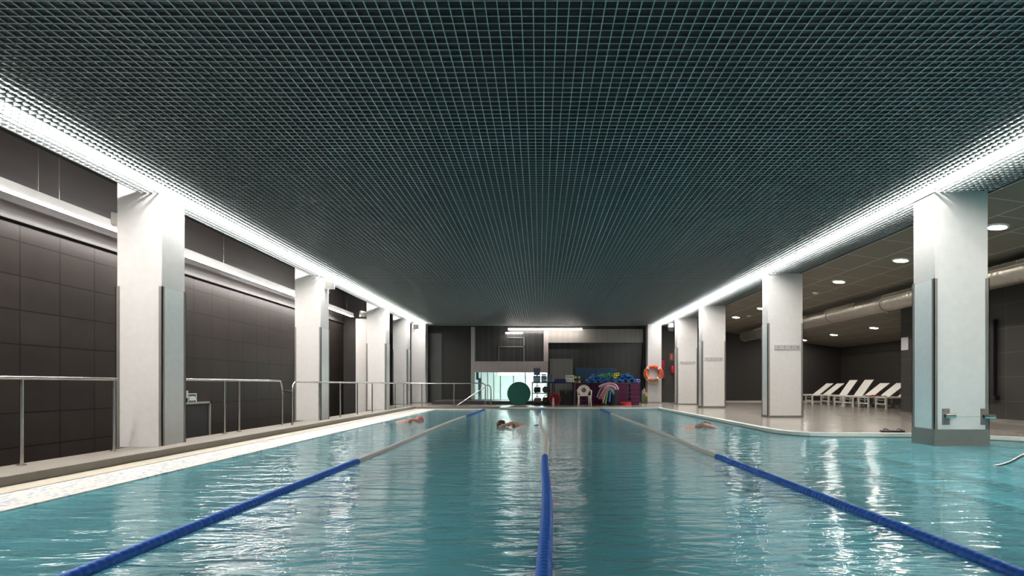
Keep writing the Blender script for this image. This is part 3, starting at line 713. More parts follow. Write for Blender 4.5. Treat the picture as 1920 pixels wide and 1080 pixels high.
# ================================================================ BACK WALL ARCHITECTURE
def wallbox(name, px0, py0, px1, py1, m, depth=0.1, d=YB, back=0.0, parent=None, struct_=True):
    a = P(px0, py1, d-depth); b = P(px1, py0, d-depth)
    bm = B((a.x, d-depth, a.z), (b.x, d-back, b.z))
    return struct(name, bm, m, parent) if struct_ else obj(name, bm, m, parent)
wallbox('trim_16', 832, 612, 883, 757, M['panelbrown'], 0.05)
wallbox('trim_17', 890, 611, 1021, 677, M['paneldark'], 0.06)
wallbox('trim_18', 883, 613, 890, 752, M['plaque'], 0.25)
wallbox('trim_19', 884, 677.5, 1027.5, 698, M['panelpink'], 0.35)
wallbox('trim_20', 1019.5, 620, 1028, 677, M['panelpink'], 0.30)
wallbox('trim_21', 1028, 617, 1206, 642.5, M['panelgrey'], 0.30)
wallbox('trim_22', 1028, 642.5, 1206, 754, M['paneldark'], 0.05)
wallbox('trim_23', 1206, 612, 1209, 755, M['panelbrown'], 0.35)
d2 = wallbox('door_2', 802, 625, 828, 759, mat('door_grey', (0.075, 0.08, 0.08), 0.35), 0.06)
wallbox('door_frame', 797, 616, 832, 625, M['black'], 0.05, parent=d2)
wallbox('door_frame', 797, 625, 802, 759, M['black'], 0.08, parent=d2)
wallbox('door_frame', 828, 625, 832, 759, M['black'], 0.08, parent=d2)
# frame outlines on the dark upper panels (a framed pane)
w2 = wallbox('window_2', 936, 650.5, 982, 676.5, M['paneldark'], 0.08)
for (x0, y0_, x1, y1_) in ((934.5, 649, 983.5, 651.2), (934.5, 650, 936.2, 677), (981.5, 632, 983.5, 677), (953, 632.5, 983, 633.8)):
    wallbox('window_frame', x0, y0_, x1, y1_, mat('frame_dim', (0.14, 0.14, 0.135), 0.5), 0.11, parent=w2)
# low platform step in front of the lit room
struct('trim_24', B((-5.1, 27.6, 0.0), (0.9, YB, 0.235)), M['tile_back'])
# lit room behind the window
bm = bmesh.new(); rx0, rx1, ry1, rz0, rz1 = WX0-0.6, WX1+1.4, YB+5.0, WZ0-0.02, WZ1+0.30
box(bm, (rx0, YB+0.3, rz0-0.1), (rx1, ry1, rz0)); box(bm, (rx0, ry1, rz0), (rx1, ry1+0.1, rz1)); box(bm, (rx0-0.1, YB+0.3, rz0), (rx0, ry1, rz1)); box(bm, (rx1, YB+0.3, rz0), (rx1+0.1, ry1, rz1)); box(bm, (rx0, YB+0.3, rz1), (rx1, ry1, rz1+0.1))
struct('wall_lit_room', bm, M['roomwhite'])
for (x, y, sx, lab) in ((-1.75, YB+1.6, 0.55, 'bright ceiling light panel in the lit room behind the glass'), (0.2, YB+2.8, 0.7, 'second ceiling light panel of the lit room, behind the foam blocks')):
    t = thing('light_panel', lab, 'light', (x, y, rz1-0.35))
    obj('diffuser', B((x-sx, y-0.3, rz1-0.47), (x+sx, y+0.3, rz1-0.32)), M['roomlight'], t)
    obj('housing', B((x-sx-0.02, y-0.32, rz1-0.32), (x+sx+0.02, y+0.32, rz1-0.26)), M['bandwhite'], t)
# window glass with mullions
wx = struct('window_1', B((WX0, YB+0.13, WZ0), (WX1, YB+0.145, WZ1)), M['glass'])
for px in (886.5, 902, 914, 925.5, 938, 962.5, 985, 1007, 1026):
    X = P(px, 0, YB).x; obj('window_frame', B((X-0.025, YB+0.10, WZ0), (X+0.025, YB+0.17, WZ1)), M['clad'], wx)
# coat rack / dark stand seen behind the glass
t = thing('machine_stand', 'dark slim stand behind the left end of the lit window', 'stand', (P(900, 0, YB+0.8).x, YB+0.8, rz0))
a = P(893, 712, YB+0.8); b = P(897.5, 694, YB+0.8); obj('head', B((a.x, YB+0.7, a.z), (b.x, YB+0.85, b.z)), M['green'], t)
a = P(897, 753, YB+0.8); b = P(902, 709, YB+0.8); obj('post', B((a.x, YB+0.7, rz0+0.001), (b.x, YB+0.85, b.z)), M['slate'], t)
obj('arm', T([P(896, 711, YB+0.78), P(901, 711, YB+0.78)], 0.03, 8), M['slate'], t)
# fire cabinet and signs at the far right
t = thing('fire_cabinet', 'red fire hose cabinet on the dark wall behind the lifebuoy column', 'cabinet', (P(1241, 0, 31).x, YB-0.1, 1.35))
a = P(1236, 709, 31.0); b = P(1246, 676, 31.0)
obj('body', B((a.x-0.2, YB-0.2, a.z), (b.x, YB, b.z)), M['red'], t, bevel=0.01)
obj('door', B((a.x-0.18, YB-0.215, a.z+0.02), (b.x-0.02, YB-0.2, b.z-0.02)), mat('cabinet_red', (0.35, 0.01, 0.03), 0.4), t)
a = P(1255.5, 675.5, YB); b = P(1263, 662, YB)
t = thing('alarm_sign', 'orange-brown safety sign high on the dark far wall', 'sign', (a.x, YB-0.02, a.z))
obj('board', B((a.x, YB-0.02, a.z), (b.x, YB, b.z)), mat('sign_orange', (0.30, 0.09, 0.04), 0.5), t)
obj('symbol', B((a.x+0.07, YB-0.025, a.z+0.08), (a.x+0.13, YB-0.02, b.z-0.08)), M['noodle_coral'], t)
a = P(1257, 700, YB); b = P(1263, 684, YB); cx = (a.x+b.x)/2
t = thing('fire_extinguisher', 'dark red fire extinguisher on the dark far wall', 'fire extinguisher', (cx, YB-0.12, a.z))
obj('tank', L([(0.07, 0), (0.09, 0.03), (0.09, 0.33), (0.04, 0.42)], seg=20, c=(cx, YB-0.12, a.z)), M['red'], t, smooth=True)
obj('valve', L([(0.02, 0.41), (0.03, 0.46)], seg=12, c=(cx, YB-0.12, a.z)), M['black'], t)
obj('hose', T(smoothpath([(cx, YB-0.12, a.z+0.45), (cx+0.1, YB-0.14, a.z+0.38), (cx+0.11, YB-0.14, a.z+0.15)], 4), 0.012, 8), M['black'], t, smooth=True)

# ================================================================ LIFEBUOY
c = P(1225, 700.5, 30.2)
t = thing('lifebuoy', 'orange lifebuoy with white bands hung on the slim column', 'lifebuoy', (c.x, 30.2, c.z))
def torus_arc(R, r, a0, a1, seg=16, n=40):
    bm = bmesh.new(); pts = [(R*math.cos(math.radians(a0+(a1-a0)*i/n)), 0, R*math.sin(math.radians(a0+(a1-a0)*i/n))) for i in range(n+1)]
    tube(bm, pts, r, seg); return bm
obj('ring', torus_arc(0.37, 0.088, 0, 359.9, n=64), M['orange'], t, world=False, smooth=True)
for a in (45, 135, 225, 315): obj('band', torus_arc(0.37, 0.093, a-6, a+6, n=4), M['bandwhite'], t, world=False, smooth=True)
bm = bmesh.new()
for k in range(4):
    a0 = 45+90*k; pts = [((0.475+0.02*math.sin(math.radians(i*18)))*math.cos(math.radians(a0+i*9)), -0.02, (0.475+0.02*math.sin(math.radians(i*18)))*math.sin(math.radians(a0+i*9))) for i in range(11)]
    tube(bm, pts, 0.011, 6)
obj('grab_line', bm, M['bandwhite'], t, world=False, smooth=True)
bm = bmesh.new()
for k in range(7):
    pts = [(0.05+0.17*math.cos(i*PI/8+k*0.3), -0.10-0.012*k, -0.36+0.06*math.sin(i*PI/8+k)+0.02*math.sin(k*2)) for i in range(17)]
    tube(bm, pts, 0.012, 6)
obj('coiled_rope', bm, M['rope'], t, world=False, smooth=True)
obj('hanger', T([(-0.05, 0.06, 0.27), (-0.05, -0.02, 0.29)], 0.012, 8), M['steel'], t, world=False)

# ================================================================ EQUIPMENT ALONG THE BACK
D = 27.0; K = 1095/D
def bx(px0, py0, px1, py1, d, dep):
    a = P(px0, py1, d); b = P(px1, py0, d); return (a.x, d, a.z), (b.x, d+dep, b.z)
FLZ = 0.075
# round green mat on edge
c = P(973, 0, 26.6); R = 0.535
t = thing('round_float', 'big round dark green foam disc standing on edge by the window', 'foam disc', (c.x, 26.6, FLZ))
obj('disc', L([(R-0.02, -0.05), (R, -0.03), (R, 0.03), (R-0.02, 0.05)], axis='Y', seg=64, c=(c.x, 26.6, FLZ+R)), M['green'], t, smooth=True)
# shelving rack
x0, x1 = P(998, 0, D).x, P(1036, 0, D).x
t = thing('shelf_rack', 'black metal rack holding bags and blue foam blocks', 'shelf', ((x0+x1)/2, D+0.2, FLZ))
for X in (x0, x1):
    for Y in (D, D+0.42): obj('upright', B((X-0.02, Y-0.02, FLZ), (X+0.02, Y+0.02, P(0, 716, D).z)), M['black'], t)
zs = [P(0, py, D).z for py in (757, 737.5, 717.5)]
for z in zs: obj('shelf', B((x0-0.02, D-0.02, z-0.02), (x1+0.02, D+0.44, z+0.02)), M['black'], t)
# black table beside it
x2 = P(1076, 0, D).x
t = thing('side_table', 'black table with navy mats and small dumbbells on top', 'table', ((x1+x2)/2, D+0.2, FLZ))
obj('table_top', B((x1+0.03, D, zs[2]-0.03), (x2, D+0.5, zs[2]+0.01)), M['black'], t)
for X in (x1+0.08, x2-0.04):
    for Y in (D+0.03, D+0.46): obj('leg', B((X-0.02, Y-0.02, FLZ), (X+0.02, Y+0.02, zs[2]-0.03)), M['black'], t)
# foam blocks on the rack
zb = zs[2]+0.02
for i, (a_, b_, dz, h_, lab) in enumerate(((1000, 1013.5, 0, 0.32, 'slate blue foam block at the left end of the rack top'), (1000.5, 1013, 0.322, 0.33, 'topmost slate blue foam block on the rack'), (1015, 1025, 0, 0.40, 'slate blue foam block in the middle of the rack top'), (1026.5, 1036, 0, 0.36, 'slate blue foam block at the right end of the rack top'))):
    X0, X1 = P(a_, 0, D).x, P(b_, 0, D).x
    t = thing('foam_block', lab, 'foam block', ((X0+X1)/2, D+0.2, zb+dz), 'slate blue foam blocks')
    n_ = 5
    for k in range(n_): obj('foam_sheet', B((X0, D+0.02, zb+dz+h_*k/n_), (X1-0.01*(k % 2), D+0.36, zb+dz+h_*(k+1)/n_-0.006)), M['slate'], t, bevel=0.01)
# mats on the table
for k, (a_, b_) in enumerate(((1038, 1062), (1039, 1061))):
    X0, X1 = P(a_, 0, D).x, P(b_, 0, D).x; z = zs[2]+0.012+k*0.085
    single('folded_mat', ('lower' if k == 0 else 'upper')+' navy mat of the two lying on the black table', 'mat', B((X0, D+0.02, z), (X1, D+0.45, z+0.08)), M['navy'], bevel=0.02)
# dumbbells
def make_bell(m_end, m_bar):
    t = thing('dumbbell', '', 'dumbbell', (0, 0, 0))
    for s in (0, 0.22): obj('head', L([(0.03, s), (0.052, s+0.01), (0.052, s+0.07), (0.03, s+0.08)], axis='Y', seg=18), m_end, t, world=False, smooth=True)
    obj('handle', T([(0, 0.07, 0), (0, 0.23, 0)], 0.018, 10), m_bar, t, world=False)
    return t
bell = make_bell(M['bandwhite'], M['navy']); first = True
for j, rowname in enumerate(('bottom', 'middle', 'top')):
    for i, cn in enumerate(('leftmost', 'second', 'third', 'rightmost')):
        z = zs[2]+0.012+0.053+j*0.118; X = P(1062.3+4.2*i, 0, D).x
        o = bell if first else dup(bell)
        first = False
        o.location = (X, D+0.03, z); o['label'] = 'white-ended dumbbell, %s in the %s row on the black table' % (cn, rowname); o['group'] = 'white-ended dumbbells on the table'
cols = [('yellow', (0.7, 0.6, 0.03)), ('red', (0.5, 0.05, 0.02)), ('green', (0.25, 0.45, 0.05))]
# step platforms, three stacks
def make_step(wd):
    t = thing('step_platform', '', 'step', (0, 0, 0)); h = 0.20
    obj('deck', B((0, 0, h-0.055), (wd, 0.45, h)), M['purple'], t, world=False, bevel=0.012)
    for a_, b_ in ((0.02, wd*0.44), (wd*0.58, wd-0.02)):
        obj('riser', B((a_, 0.02, 0.0), (b_, 0.43, h-0.056)), M['purple'], t, world=False, bevel=0.01)
    return t
order = ('bottom', 'second', 'third', 'fourth', 'topmost')
stacks = ((1078, 1111.5, 'left', 27.25), (1112.5, 1156, 'middle', 27.25), (1157, 1200, 'right', 27.0))
for (a_, b_, nm, dd) in stacks:
    X0, X1 = P(a_, 0, dd).x, P(b_, 0, dd).x; o = make_step(X1-X0)
    for k in range(5):
        q = o if k == 0 else dup(o)
        q.location = (X0, dd, FLZ+k*0.202); q['label'] = 'magenta step platform, %s of the %s stack behind the chair and bin' % (order[k], nm) if nm != 'right' else 'magenta step platform, %s of the right stack by the column' % order[k]
        q['group'] = 'magenta step platforms in stacks'
STZ = FLZ+5*0.202
# coloured dumbbells on the left stack
prot = {}
for i, (px, py, cn, colr, pos) in enumerate(((1078.5, 714, 'green', (0.2, 0.4, 0.06), 'lower left'), (1085.5, 714, 'yellow', (0.7, 0.6, 0.05), 'lower right'), (1078.5, 709, 'black', (0.02, 0.02, 0.03), 'middle left'), (1086, 709, 'red', (0.55, 0.06, 0.02), 'middle right'), (1078.5, 704, 'yellow', (0.7, 0.65, 0.06), 'upper left'), (1085, 704, 'green', (0.35, 0.5, 0.06), 'upper right'))):
    o = make_bell(mat('bell_'+cn+str(i), colr, 0.5), M['black']); row = i//2
    o.location = (P(px, 0, 27.3).x+0.02, 27.28, STZ+0.054+row*0.108); o.scale = (1, 1, 1)
    o['label'] = '%s dumbbell, %s of the coloured pile on the left magenta stack' % (cn, pos); o['group'] = 'coloured dumbbells on the left stack'
# upright mats
for (a_, b_, lab) in ((1079, 1116.5, 'left of the two tall blue mats standing behind the foam tubes'), (1117.5, 1156, 'right of the two tall blue mats standing behind the foam tubes')):
    X0, X1 = P(a_, 0, 28.6).x, P(b_, 0, 28.6).x; zt2 = P(0, 690, 28.6).z
    t = thing('folding_mat', lab, 'mat', ((X0+X1)/2, 28.65, FLZ), 'tall blue mats')
    obj('mat_panel', B((X0, 28.6, FLZ), (X1, 28.66, zt2)), M['matblue'], t, bevel=0.012)
    obj('mat_panel', B((X0+0.01, 28.665, FLZ), (X1-0.01, 28.725, zt2-0.01)), M['matblue'], t, bevel=0.012)
# foam tubes in a pile on the stacks
r0 = 0.083
def make_tube(m):
    o = obj('foam_tube', L([(0.034, 0), (0.034, 1.0), (r0, 1.0), (r0+0.001, 0.98), (r0+0.001, 0.02), (r0, 0)], axis='Y', seg=20, closed=True), m, smooth=True)
    return o
tubes = [(1104.3, 713.6, 'blue'), (1110.4, 708.9, 'blue'), (1115.5, 704, 'blue'), (1115.3, 713.6, 'blue'), (1121.8, 709.3, 'blue'), (1127.4, 705.6, 'green'), (1127, 713.6, 'blue'), (1133.2, 710.5, 'blue'), (1134, 703.3, 'green'),
         (1140.2, 707.2, 'green'), (1140, 713.6, 'blue'), (1145, 701.8, 'green'), (1147, 710.4, 'blue'), (1153.3, 706.2, 'yellow'), (1153.8, 713.6, 'blue'), (1158.5, 701.5, 'yellow'), (1160.4, 710.6, 'blue'), (1166.4, 704, 'blue'), (1167.2, 713.6, 'blue'),
         (1172.8, 708.2, 'blue'), (1177.6, 702.6, 'blue'), (1178.8, 713.3, 'blue'), (1184.6, 707.2, 'blue'), (1190.8, 712.6, 'blue'), (1197.6, 713.6, 'violet')]
tp = {}; used_l = {}
nb_ = 0
for i, (px, py, c_) in enumerate(tubes):
    if c_ not in tp: o = tp[c_] = make_tube(M['noodle_'+c_])
    else: o = tp[c_].copy(); COL.objects.link(o)
    d = 26.95+0.03*((i*7) % 5); p = P(px, py+0.4, d); o.location = (p.x, d, max(p.z, STZ+r0+0.002))
    row = 'bottom' if py > 712 else ('middle' if py > 706 else 'top')
    used_l[(c_, row)] = used_l.get((c_, row), 0)+1; kth = ('leftmost', 'second from left', 'third from left', 'fourth from left', 'fifth from left', 'sixth from left', 'seventh from left', 'eighth from left', 'ninth from left')[used_l[(c_, row)]-1]
    tot = sum(1 for q in tubes if q[2] == c_ and ('bottom' if q[1] > 712 else ('middle' if q[1] > 706 else 'top')) == row)
    lab = ('only %s foam tube in the %s row of the pile on the magenta steps' % (c_, row)) if tot == 1 else ('%s foam tube, %s in the %s row of the pile on the steps' % (c_, kth, row))
    tag(o, lab, 'foam tube', 'foam tubes piled on the magenta steps')
# plastic chair
cx = P(1095.3, 0, 26.4).x
t = thing('plastic_chair', 'cream plastic armchair with round back emblem before the equipment', 'chair', (cx, 26.4, FLZ))
W = 0.27; SH = 0.44; HT = 0.93
out = [(-0.16, SH)]+[(-0.21, SH+0.10), (-0.28, SH+0.22)]+arc(0, HT-0.30, 0.30, 180, 0, 18)+[(0.28, SH+0.22), (0.21, SH+0.10), (0.16, SH)]
pl = plate('backrest', out, [arc(0, HT-0.245, 0.105, 0, 350, 27)], 0.03, M['chair'], t, at=(0, 0.20, 0))
em = obj('emblem', torus_arc(0.075, 0.008, 0, 359, 8, 24), mat('emblem_grey', (0.16, 0.14, 0.11), 0.5), pl, world=False); em.location = (0, 0.20, HT-0.245)
bm = bmesh.new()
for k in range(6):
    a = k*PI/3+0.3; tube(bm, [(0.018*math.cos(a), 0.2, HT-0.245+0.018*math.sin(a)), (0.105*math.cos(a), 0.2, HT-0.245+0.105*math.sin(a))], 0.007, 6)
obj('grille', bm, M['chair'], pl, world=False)
bm = bmesh.new(); v = box(bm, (-W+0.02, -0.24, SH-0.02), (W-0.02, 0.22, SH+0.015)); obj('seat', bm, M['chair'], t, world=False, bevel=0.015)
for s in (-1, 1):
    q = smoothpath([(s*0.30, 0.19, HT-0.24), (s*0.315, 0.08, SH+0.235), (s*0.315, -0.10, SH+0.22), (s*0.305, -0.22, SH+0.19), (s*0.295, -0.24, SH+0.02), (s*0.285, -0.25, SH-0.12)], 4)
    bm = bmesh.new(); tube(bm, q, 0.026, 8); obj('armrest', bm, M['chair'], t, world=False, smooth=True)
    obj('leg', T([(s*0.255, -0.23, SH), (s*0.30, -0.26, 0.0)], [0.038, 0.024], 8), M['chair'], t, world=False, smooth=True)
    obj('leg', T([(s*0.22, 0.20, SH), (s*0.19 if s < 0 else s*0.25, 0.27, 0.0)], [0.034, 0.022], 8), M['chair'], t, world=False, smooth=True)
# bin with drooping noodles
c = P(1150.5, 0, 26.55); bt = P(0, 731, 26.5).z
t = thing('storage_bin', 'black round bin full of drooping pool noodles', 'bin', (c.x, 26.65, FLZ))
obj('shell', L([(0.21, FLZ), (0.24, bt), (0.225, bt), (0.195, FLZ+0.02)], seg=28, c=(c.x, 26.65, 0), closed=True), M['black'], t, smooth=True)
obj('bottom', L([(0.2, FLZ+0.005), (0.2, FLZ+0.02)], seg=28, c=(c.x, 26.65, 0)), M['black'], t)
ND = [0]
def nd(lab, col_, pts, d0, r=0.042):
    q = [P(x, y, d0-0.03*i) for i, (x, y) in enumerate(pts)]
    ND[0] += 1; aa = ND[0]*0.7; q = [Vector((1.0*P(1150.5, 0, 26.55).x+0.12*math.cos(aa), 26.65+0.12*math.sin(aa), FLZ+0.25))]+q
    single('pool_noodle', lab, 'pool noodle', T(smoothpath(q, 6), r, 12), M['noodle_'+col_], group='noodles drooping out of the black bin', smooth=True)
nd('pink noodle arching highest out of the black bin', 'pink', [(1158, 731), (1155, 723), (1147, 719), (1138, 719.5), (1130, 722), (1123, 725)], 26.7, 0.05)
nd('second pink noodle, arching under the highest one', 'pink', [(1154, 731), (1150, 725), (1142, 723.5), (1135, 727), (1130, 735), (1127, 742)], 26.55, 0.045)
nd('coral noodle drooping to the left out of the bin', 'coral', [(1149, 731), (1145, 727), (1137, 728), (1130, 735), (1126, 742), (1123.5, 748)], 26.5)
nd('grey noodle farthest left of the drooping bunch', 'grey', [(1147, 730), (1142, 723), (1133, 724), (1126, 730), (1122, 738), (1119.5, 745)], 26.62)
nd('violet noodle drooping between coral and teal ones', 'violet', [(1149, 731), (1144, 728), (1138, 731), (1132, 739), (1128, 748)], 26.4)
nd('teal noodle drooping in the middle of the bunch', 'teal', [(1150, 731), (1145, 728), (1139, 733), (1134, 742), (1130, 752)], 26.38)
nd('green noodle hanging nearly to the floor', 'green', [(1148, 731), (1144, 727.5), (1140.5, 730), (1138, 741), (1136, 750), (1135, 757.5)], 26.38)
nd('blue noodle hanging in front of the black bin', 'blue', [(1150, 731), (1147, 726.5), (1145, 730), (1143.5, 742), (1142.5, 753.5)], 26.38)
nd('short coral noodle end low in the drooping bunch', 'coral', [(1147, 732), (1141, 731), (1135, 739), (1132, 748), (1130.5, 756)], 26.34, 0.038)
# red trays on the floor
def tray(px0, px1, d, k, lab, m):
    X0, X1 = P(px0, 0, d).x, P(px1, 0, d).x; R_ = (X1-X0)/2; z = FLZ+k*0.075
    t = thing('hoop', lab, 'hoop', ((X0+X1)/2, d, z), 'red hoops on the floor')
    obj('ring', L([(R_-0.06, 0.0), (R_, 0.0), (R_, 0.065), (R_-0.06, 0.065)], seg=36, closed=True), m, t, world=False, smooth=True, bevel=0.01)
tray(1161, 1184, 26.6, 0, 'lower red hoop lying on the floor right of the bin', M['red']); tray(1161.5, 1183.5, 26.6, 1, 'upper red hoop lying on the floor right of the bin', M['red'])
tray(1112, 1131, 26.75, 0, 'dark red hoop on the floor between chair and noodles', M['darkred'])
# bags on the rack
def bag(lab, px0, px1, py0, py1, m, n=2):
    a = P(px0, py1, D+0.12); b = P(px1, py0, D+0.12); cx_, w_, h_ = (a.x+b.x)/2, (b.x-a.x), (b.z-a.z)
    base = min(zs, key=lambda z: abs(z-a.z))+0.021
    t = thing('sports_bag', lab, 'bag', (cx_, D+0.2, base), 'bags on the black rack')
    bm = bmesh.new(); bmesh.ops.create_icosphere(bm, subdivisions=3, radius=1)
    for v in bm.verts:
        s_ = 1+0.10*math.sin(v.co.x*5+n)*math.sin(v.co.z*4+n*2)
        f_ = lambda u: math.copysign(abs(u)**0.55, u)
        v.co = Vector((f_(v.co.x)*w_/2*s_, f_(v.co.y)*0.17, (f_(v.co.z)*s_*0.9+0.93)*h_*0.42))
        v.co.z = max(v.co.z, 0)
    obj('body', bm, m, t, world=False, smooth=True)
    obj('handle', T(smoothpath([(-w_*0.25, -0.1, h_*0.7), (-w_*0.15, -0.1, h_*0.95), (w_*0.15, -0.1, h_*0.95), (w_*0.25, -0.1, h_*0.7)], 4), 0.014, 8), M['rope'] if n % 2 else M['black'], t, world=False, smooth=True)
bag('black bag at the left of the upper rack shelf', 1001, 1014, 722, 736, M['black'], 1)
bag('charcoal bag at the right of the upper rack shelf', 1017, 1032, 721, 736, mat('charcoal', (0.04, 0.05, 0.06), 0.8), 2)
bag('pale pinkish bag at the left of the lower rack shelf', 1000.5, 1015, 743, 756, mat('pinkish', (0.20, 0.15, 0.16), 0.8), 3)
bag('dark olive bag at the right of the lower rack shelf', 1017, 1030, 741, 756, mat('olive', (0.05, 0.06, 0.035), 0.8), 5)
# dark red round case with a white bottle
c = P(1040, 0, 26.75)
t = thing('round_case', 'dark red round case standing on the floor by the rack', 'case', (c.x, 26.85, FLZ))
obj('shell', L([(0.25, -0.04), (0.28, -0.02), (0.28, 0.06), (0.25, 0.08)], axis='Y', seg=32, c=(c.x, 26.85, FLZ+0.28)), M['darkred'], t, smooth=True)
obj('rim', L([(0.24, -0.05), (0.28, -0.05), (0.28, -0.03), (0.24, -0.03)], axis='Y', seg=32, c=(c.x, 26.85, FLZ+0.28), closed=True), M['red'], t, smooth=True)
c = P(1037.5, 0, 26.6)
t = thing('bottle', 'small white bottle in front of the dark red case', 'bottle', (c.x, 26.6, FLZ))
obj('body', L([(0.05, 0), (0.06, 0.02), (0.055, 0.12), (0.04, 0.20), (0.045, 0.25), (0.035, 0.29), (0.02, 0.32)], seg=20), M['chair'], t, world=False, smooth=True)
obj('cap', L([(0.022, 0.315), (0.02, 0.36)], seg=14), M['bandwhite'], t, world=False, smooth=True)
a, b = bx(1049, 731.5, 1073, 759, 26.9, 0.42)
t = thing('equipment_trunk', 'black trunk on the floor under the table', 'trunk', ((a[0]+b[0])/2, 27.1, FLZ))
obj('body', B((a[0], a[1], FLZ), (b[0], b[1], b[2]-0.08)), M['black'], t, bevel=0.01)
obj('lid', B((a[0]-0.01, a[1]-0.01, b[2]-0.079), (b[0]+0.01, b[1]+0.01, b[2])), M['black'], t, bevel=0.01)
obj('latch', B(((a[0]+b[0])/2-0.03, a[1]-0.025, b[2]-0.13), ((a[0]+b[0])/2+0.03, a[1]-0.011, b[2]-0.06)), M['steel_dark'], t)
# grey board leaning behind the table
a = P(1031, 0, 29.5).x; b = P(1074, 0, 29.5).x
t = thing('board_panel', 'tall light grey panel board standing behind the rack and table', 'panel', ((a+b)/2, 29.5, FLZ))
obj('board', B((a, 29.5, FLZ), (b, 29.56, P(0, 672.5, 29.5).z)), M['panelgrey'], t)
# fins and poles beside the column
for i, (px, top, m1, lab) in enumerate(((1204.5, 731, 'noodle_grey', 'grey furled bundle leaning left of the lifebuoy column'), (1208, 728, 'noodle_pink', 'pink-topped furled bundle leaning beside the lifebuoy column'), (1211.5, 735, 'noodle_yellow', 'yellow-topped furled bundle leaning against the lifebuoy column'))):
    X = P(px, 0, 29.4).x; zt3 = P(0, top, 29.4).z
    t = thing('furled_bundle', lab, 'bundle', (X, 29.4, FLZ), 'furled bundles by the column')
    obj('cover', L([(0.04, 0.0), (0.075, 0.05), (0.06, 0.35), (0.045, (zt3-FLZ)*0.62)], seg=14), mat('bundle_%d' % i, (0.13, 0.12, 0.07), 0.7), t, world=False, smooth=True)
    obj('top', L([(0.045, (zt3-FLZ)*0.62), (0.06, (zt3-FLZ)*0.8), (0.03, zt3-FLZ)], seg=14), M[m1], t, world=False, smooth=True)

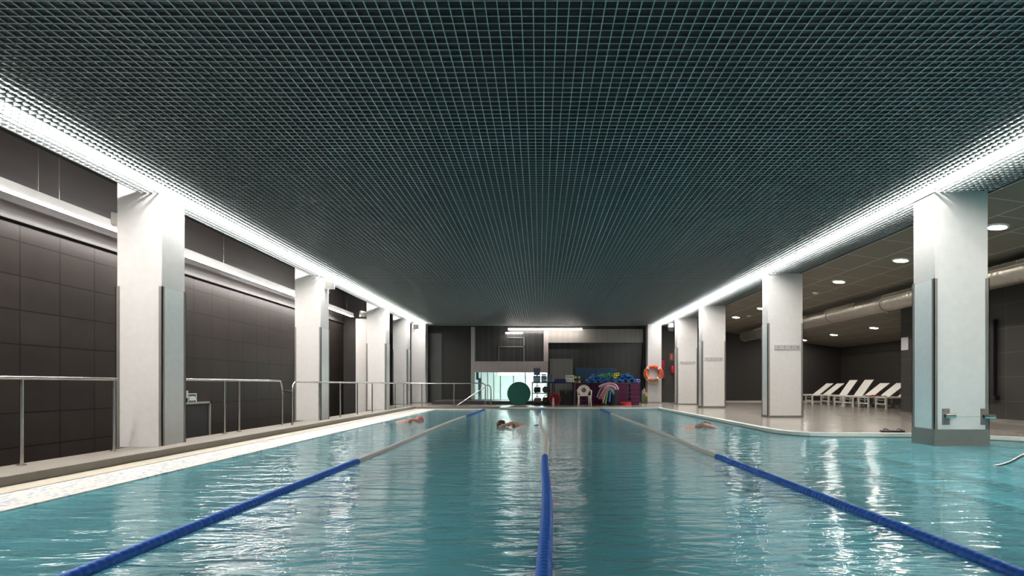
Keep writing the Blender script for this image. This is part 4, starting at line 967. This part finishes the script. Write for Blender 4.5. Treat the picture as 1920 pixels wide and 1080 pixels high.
# ================================================================ SWIMMERS
def swimmer(loc, rz, cap, label, side=1):
    t = thing('person', label, 'person', loc, rz=rz)
    # prone crawl, heading +x, one arm recovering over the water
    J = {'pelvis': ((-0.45, 0, -0.13), 0.13), 'waist': ((-0.25, 0, -0.12), 0.12), 'chest': ((-0.02, 0, -0.09), 0.145), 'neckb': ((0.16, 0, -0.06), 0.10), 'neck': ((0.24, 0, -0.03), 0.06), 'headb': ((0.31, 0, 0.0), 0.07),
         'sh1': ((0.12, 0.18*side, 0.02), 0.065), 'el1': ((0.18, 0.36*side, 0.09), 0.045), 'wr1': ((0.44, 0.34*side, 0.02), 0.032), 'ha1': ((0.52, 0.33*side, -0.02), 0.036),
         'sh2': ((0.12, -0.18*side, -0.08), 0.065), 'el2': ((0.38, -0.24*side, -0.16), 0.045), 'wr2': ((0.62, -0.22*side, -0.18), 0.032), 'ha2': ((0.71, -0.22*side, -0.19), 0.036),
         'hip1': ((-0.55, 0.09, -0.15), 0.10), 'kn1': ((-0.98, 0.10, -0.20), 0.062), 'an1': ((-1.38, 0.10, -0.14), 0.04), 'to1': ((-1.55, 0.10, -0.16), 0.03),
         'hip2': ((-0.55, -0.09, -0.15), 0.10), 'kn2': ((-0.98, -0.10, -0.13), 0.062), 'an2': ((-1.38, -0.10, -0.22), 0.04), 'to2': ((-1.55, -0.10, -0.25), 0.03)}
    E = [('pelvis', 'waist'), ('waist', 'chest'), ('chest', 'neckb'), ('neckb', 'neck'), ('neck', 'headb'), ('neckb', 'sh1'), ('sh1', 'el1'), ('el1', 'wr1'), ('wr1', 'ha1'), ('neckb', 'sh2'), ('sh2', 'el2'), ('el2', 'wr2'), ('wr2', 'ha2'),
         ('pelvis', 'hip1'), ('hip1', 'kn1'), ('kn1', 'an1'), ('an1', 'to1'), ('pelvis', 'hip2'), ('hip2', 'kn2'), ('kn2', 'an2'), ('an2', 'to2')]
    # fingers
    for h, sd in (('1', side), ('2', -side)):
        base = Vector(J['ha'+h][0]); dr = (base-Vector(J['wr'+h][0])).normalized(); lat = Vector((0, 1, 0))
        for k, (off, ln) in enumerate(((-0.028, 0.065), (-0.009, 0.08), (0.010, 0.075), (0.028, 0.06))):
            J['f%s%da' % (h, k)] = (tuple(base+lat*off+dr*0.02), 0.010); J['f%s%db' % (h, k)] = (tuple(base+lat*off*1.15+dr*(0.02+ln)+Vector((0, 0, -0.012))), 0.008)
            E += [('ha'+h, 'f%s%da' % (h, k)), ('f%s%da' % (h, k), 'f%s%db' % (h, k))]
        J['t'+h] = (tuple(base-lat*0.06*sd+dr*0.01), 0.009); E.append(('ha'+h, 't'+h))
    names = list(J); me = bpy.data.meshes.new('body'); me.from_pydata([J[k][0] for k in names], [(names.index(a), names.index(b)) for a, b in E], [])
    o = bpy.data.objects.new('body', me); COL.objects.link(o); o.parent = t; me.materials.append(M['skin'])
    sk = o.modifiers.new('skin', 'SKIN'); sk.use_smooth_shade = True
    for i, k in enumerate(names):
        r = J[k][1]; me.skin_vertices[0].data[i].radius = (r, r); me.skin_vertices[0].data[i].use_root = (k == 'pelvis')
    ss = o.modifiers.new('sub', 'SUBSURF'); ss.levels = 1; ss.render_levels = 2
    # head with face features, turned to breathe
    bm = bmesh.new(); bmesh.ops.create_uvsphere(bm, u_segments=24, v_segments=16, radius=1)
    for v in bm.verts:
        x, y, z = v.co; v.co = Vector((x*0.118, y*0.078, z*0.098))
    def blob(c, r, sc=(1, 1, 1)):
        b2 = bmesh.new(); bmesh.ops.create_icosphere(b2, subdivisions=2, radius=r)
        for v in b2.verts: v.co = Vector((v.co.x*sc[0], v.co.y*sc[1], v.co.z*sc[2]))+Vector(c)
        tmp = bpy.data.meshes.new('t'); b2.to_mesh(tmp); b2.free(); bm.from_mesh(tmp); bpy.data.meshes.remove(tmp)
    # face looks along -z/-y side
    fs = -0.62
    def fp(u, v_, off=1.0):   # u along x (brow to chin), v sideways, on the face side
        a = math.radians(-35)
        yy = math.sin(a)*0.080*off; zz = -math.cos(a)*0.096*off
        return (u, yy*side*-1+v_*math.cos(a), zz+v_*math.sin(a)*side)
    blob(fp(0.0, 0, 1.08), 0.016, (1.6, 0.8, 1)); blob(fp(-0.045, 0, 1.0), 0.014, (0.6, 1.6, 0.6)); blob((0.0, 0.078, 0.0), 0.018, (1.3, 0.5, 1)); blob((0.0, -0.078, 0.0), 0.018, (1.3, 0.5, 1))
    hd = obj('head', bm, M['skin'], t, world=False, smooth=True); hd.location = (0.42, 0, 0.035)
    bm = bmesh.new()
    for s in (-1, 1): bmesh.ops.create_icosphere(bm, subdivisions=2, radius=0.012, matrix=Matrix.Translation(Vector(fp(0.03, 0.032*s, 0.97))))
    obj('eyes', bm, M['black'], hd, world=False)
    bm = bmesh.new(); bmesh.ops.create_uvsphere(bm, u_segments=24, v_segments=16, radius=1)
    bmesh.ops.delete(bm, geom=[v for v in bm.verts if v.co.z < -0.25 and v.co.x < 0.55 or v.co.x < -0.75], context='VERTS')
    for v in bm.verts: x, y, z = v.co; v.co = Vector((x*0.124, y*0.083, z*0.104))
    obj('swim_cap', bm, M[cap], hd, world=False, smooth=True)
    # swimsuit
    obj('swimsuit', T([(-0.64, 0, -0.15), (-0.55, 0, -0.15), (-0.42, 0, -0.13), (-0.34, 0, -0.125)], [0.10, 0.155, 0.15, 0.12], 16), M['suit'], t, world=False, smooth=True)
    return t
swimmer((*P(757, 0, 15.9).xy, 0), math.radians(15), 'cap_pink', 'swimmer in a pinkish cap doing crawl in the left lane', -1)
swimmer((*P(972, 0, 14.4).xy, 0), math.radians(190), 'hair', 'dark-capped swimmer doing crawl left of the middle rope', 1)
swimmer((*P(1294, 0, 13.8).xy, 0), math.radians(10), 'cap_black', 'swimmer in a black cap doing crawl in the right lane', -1)
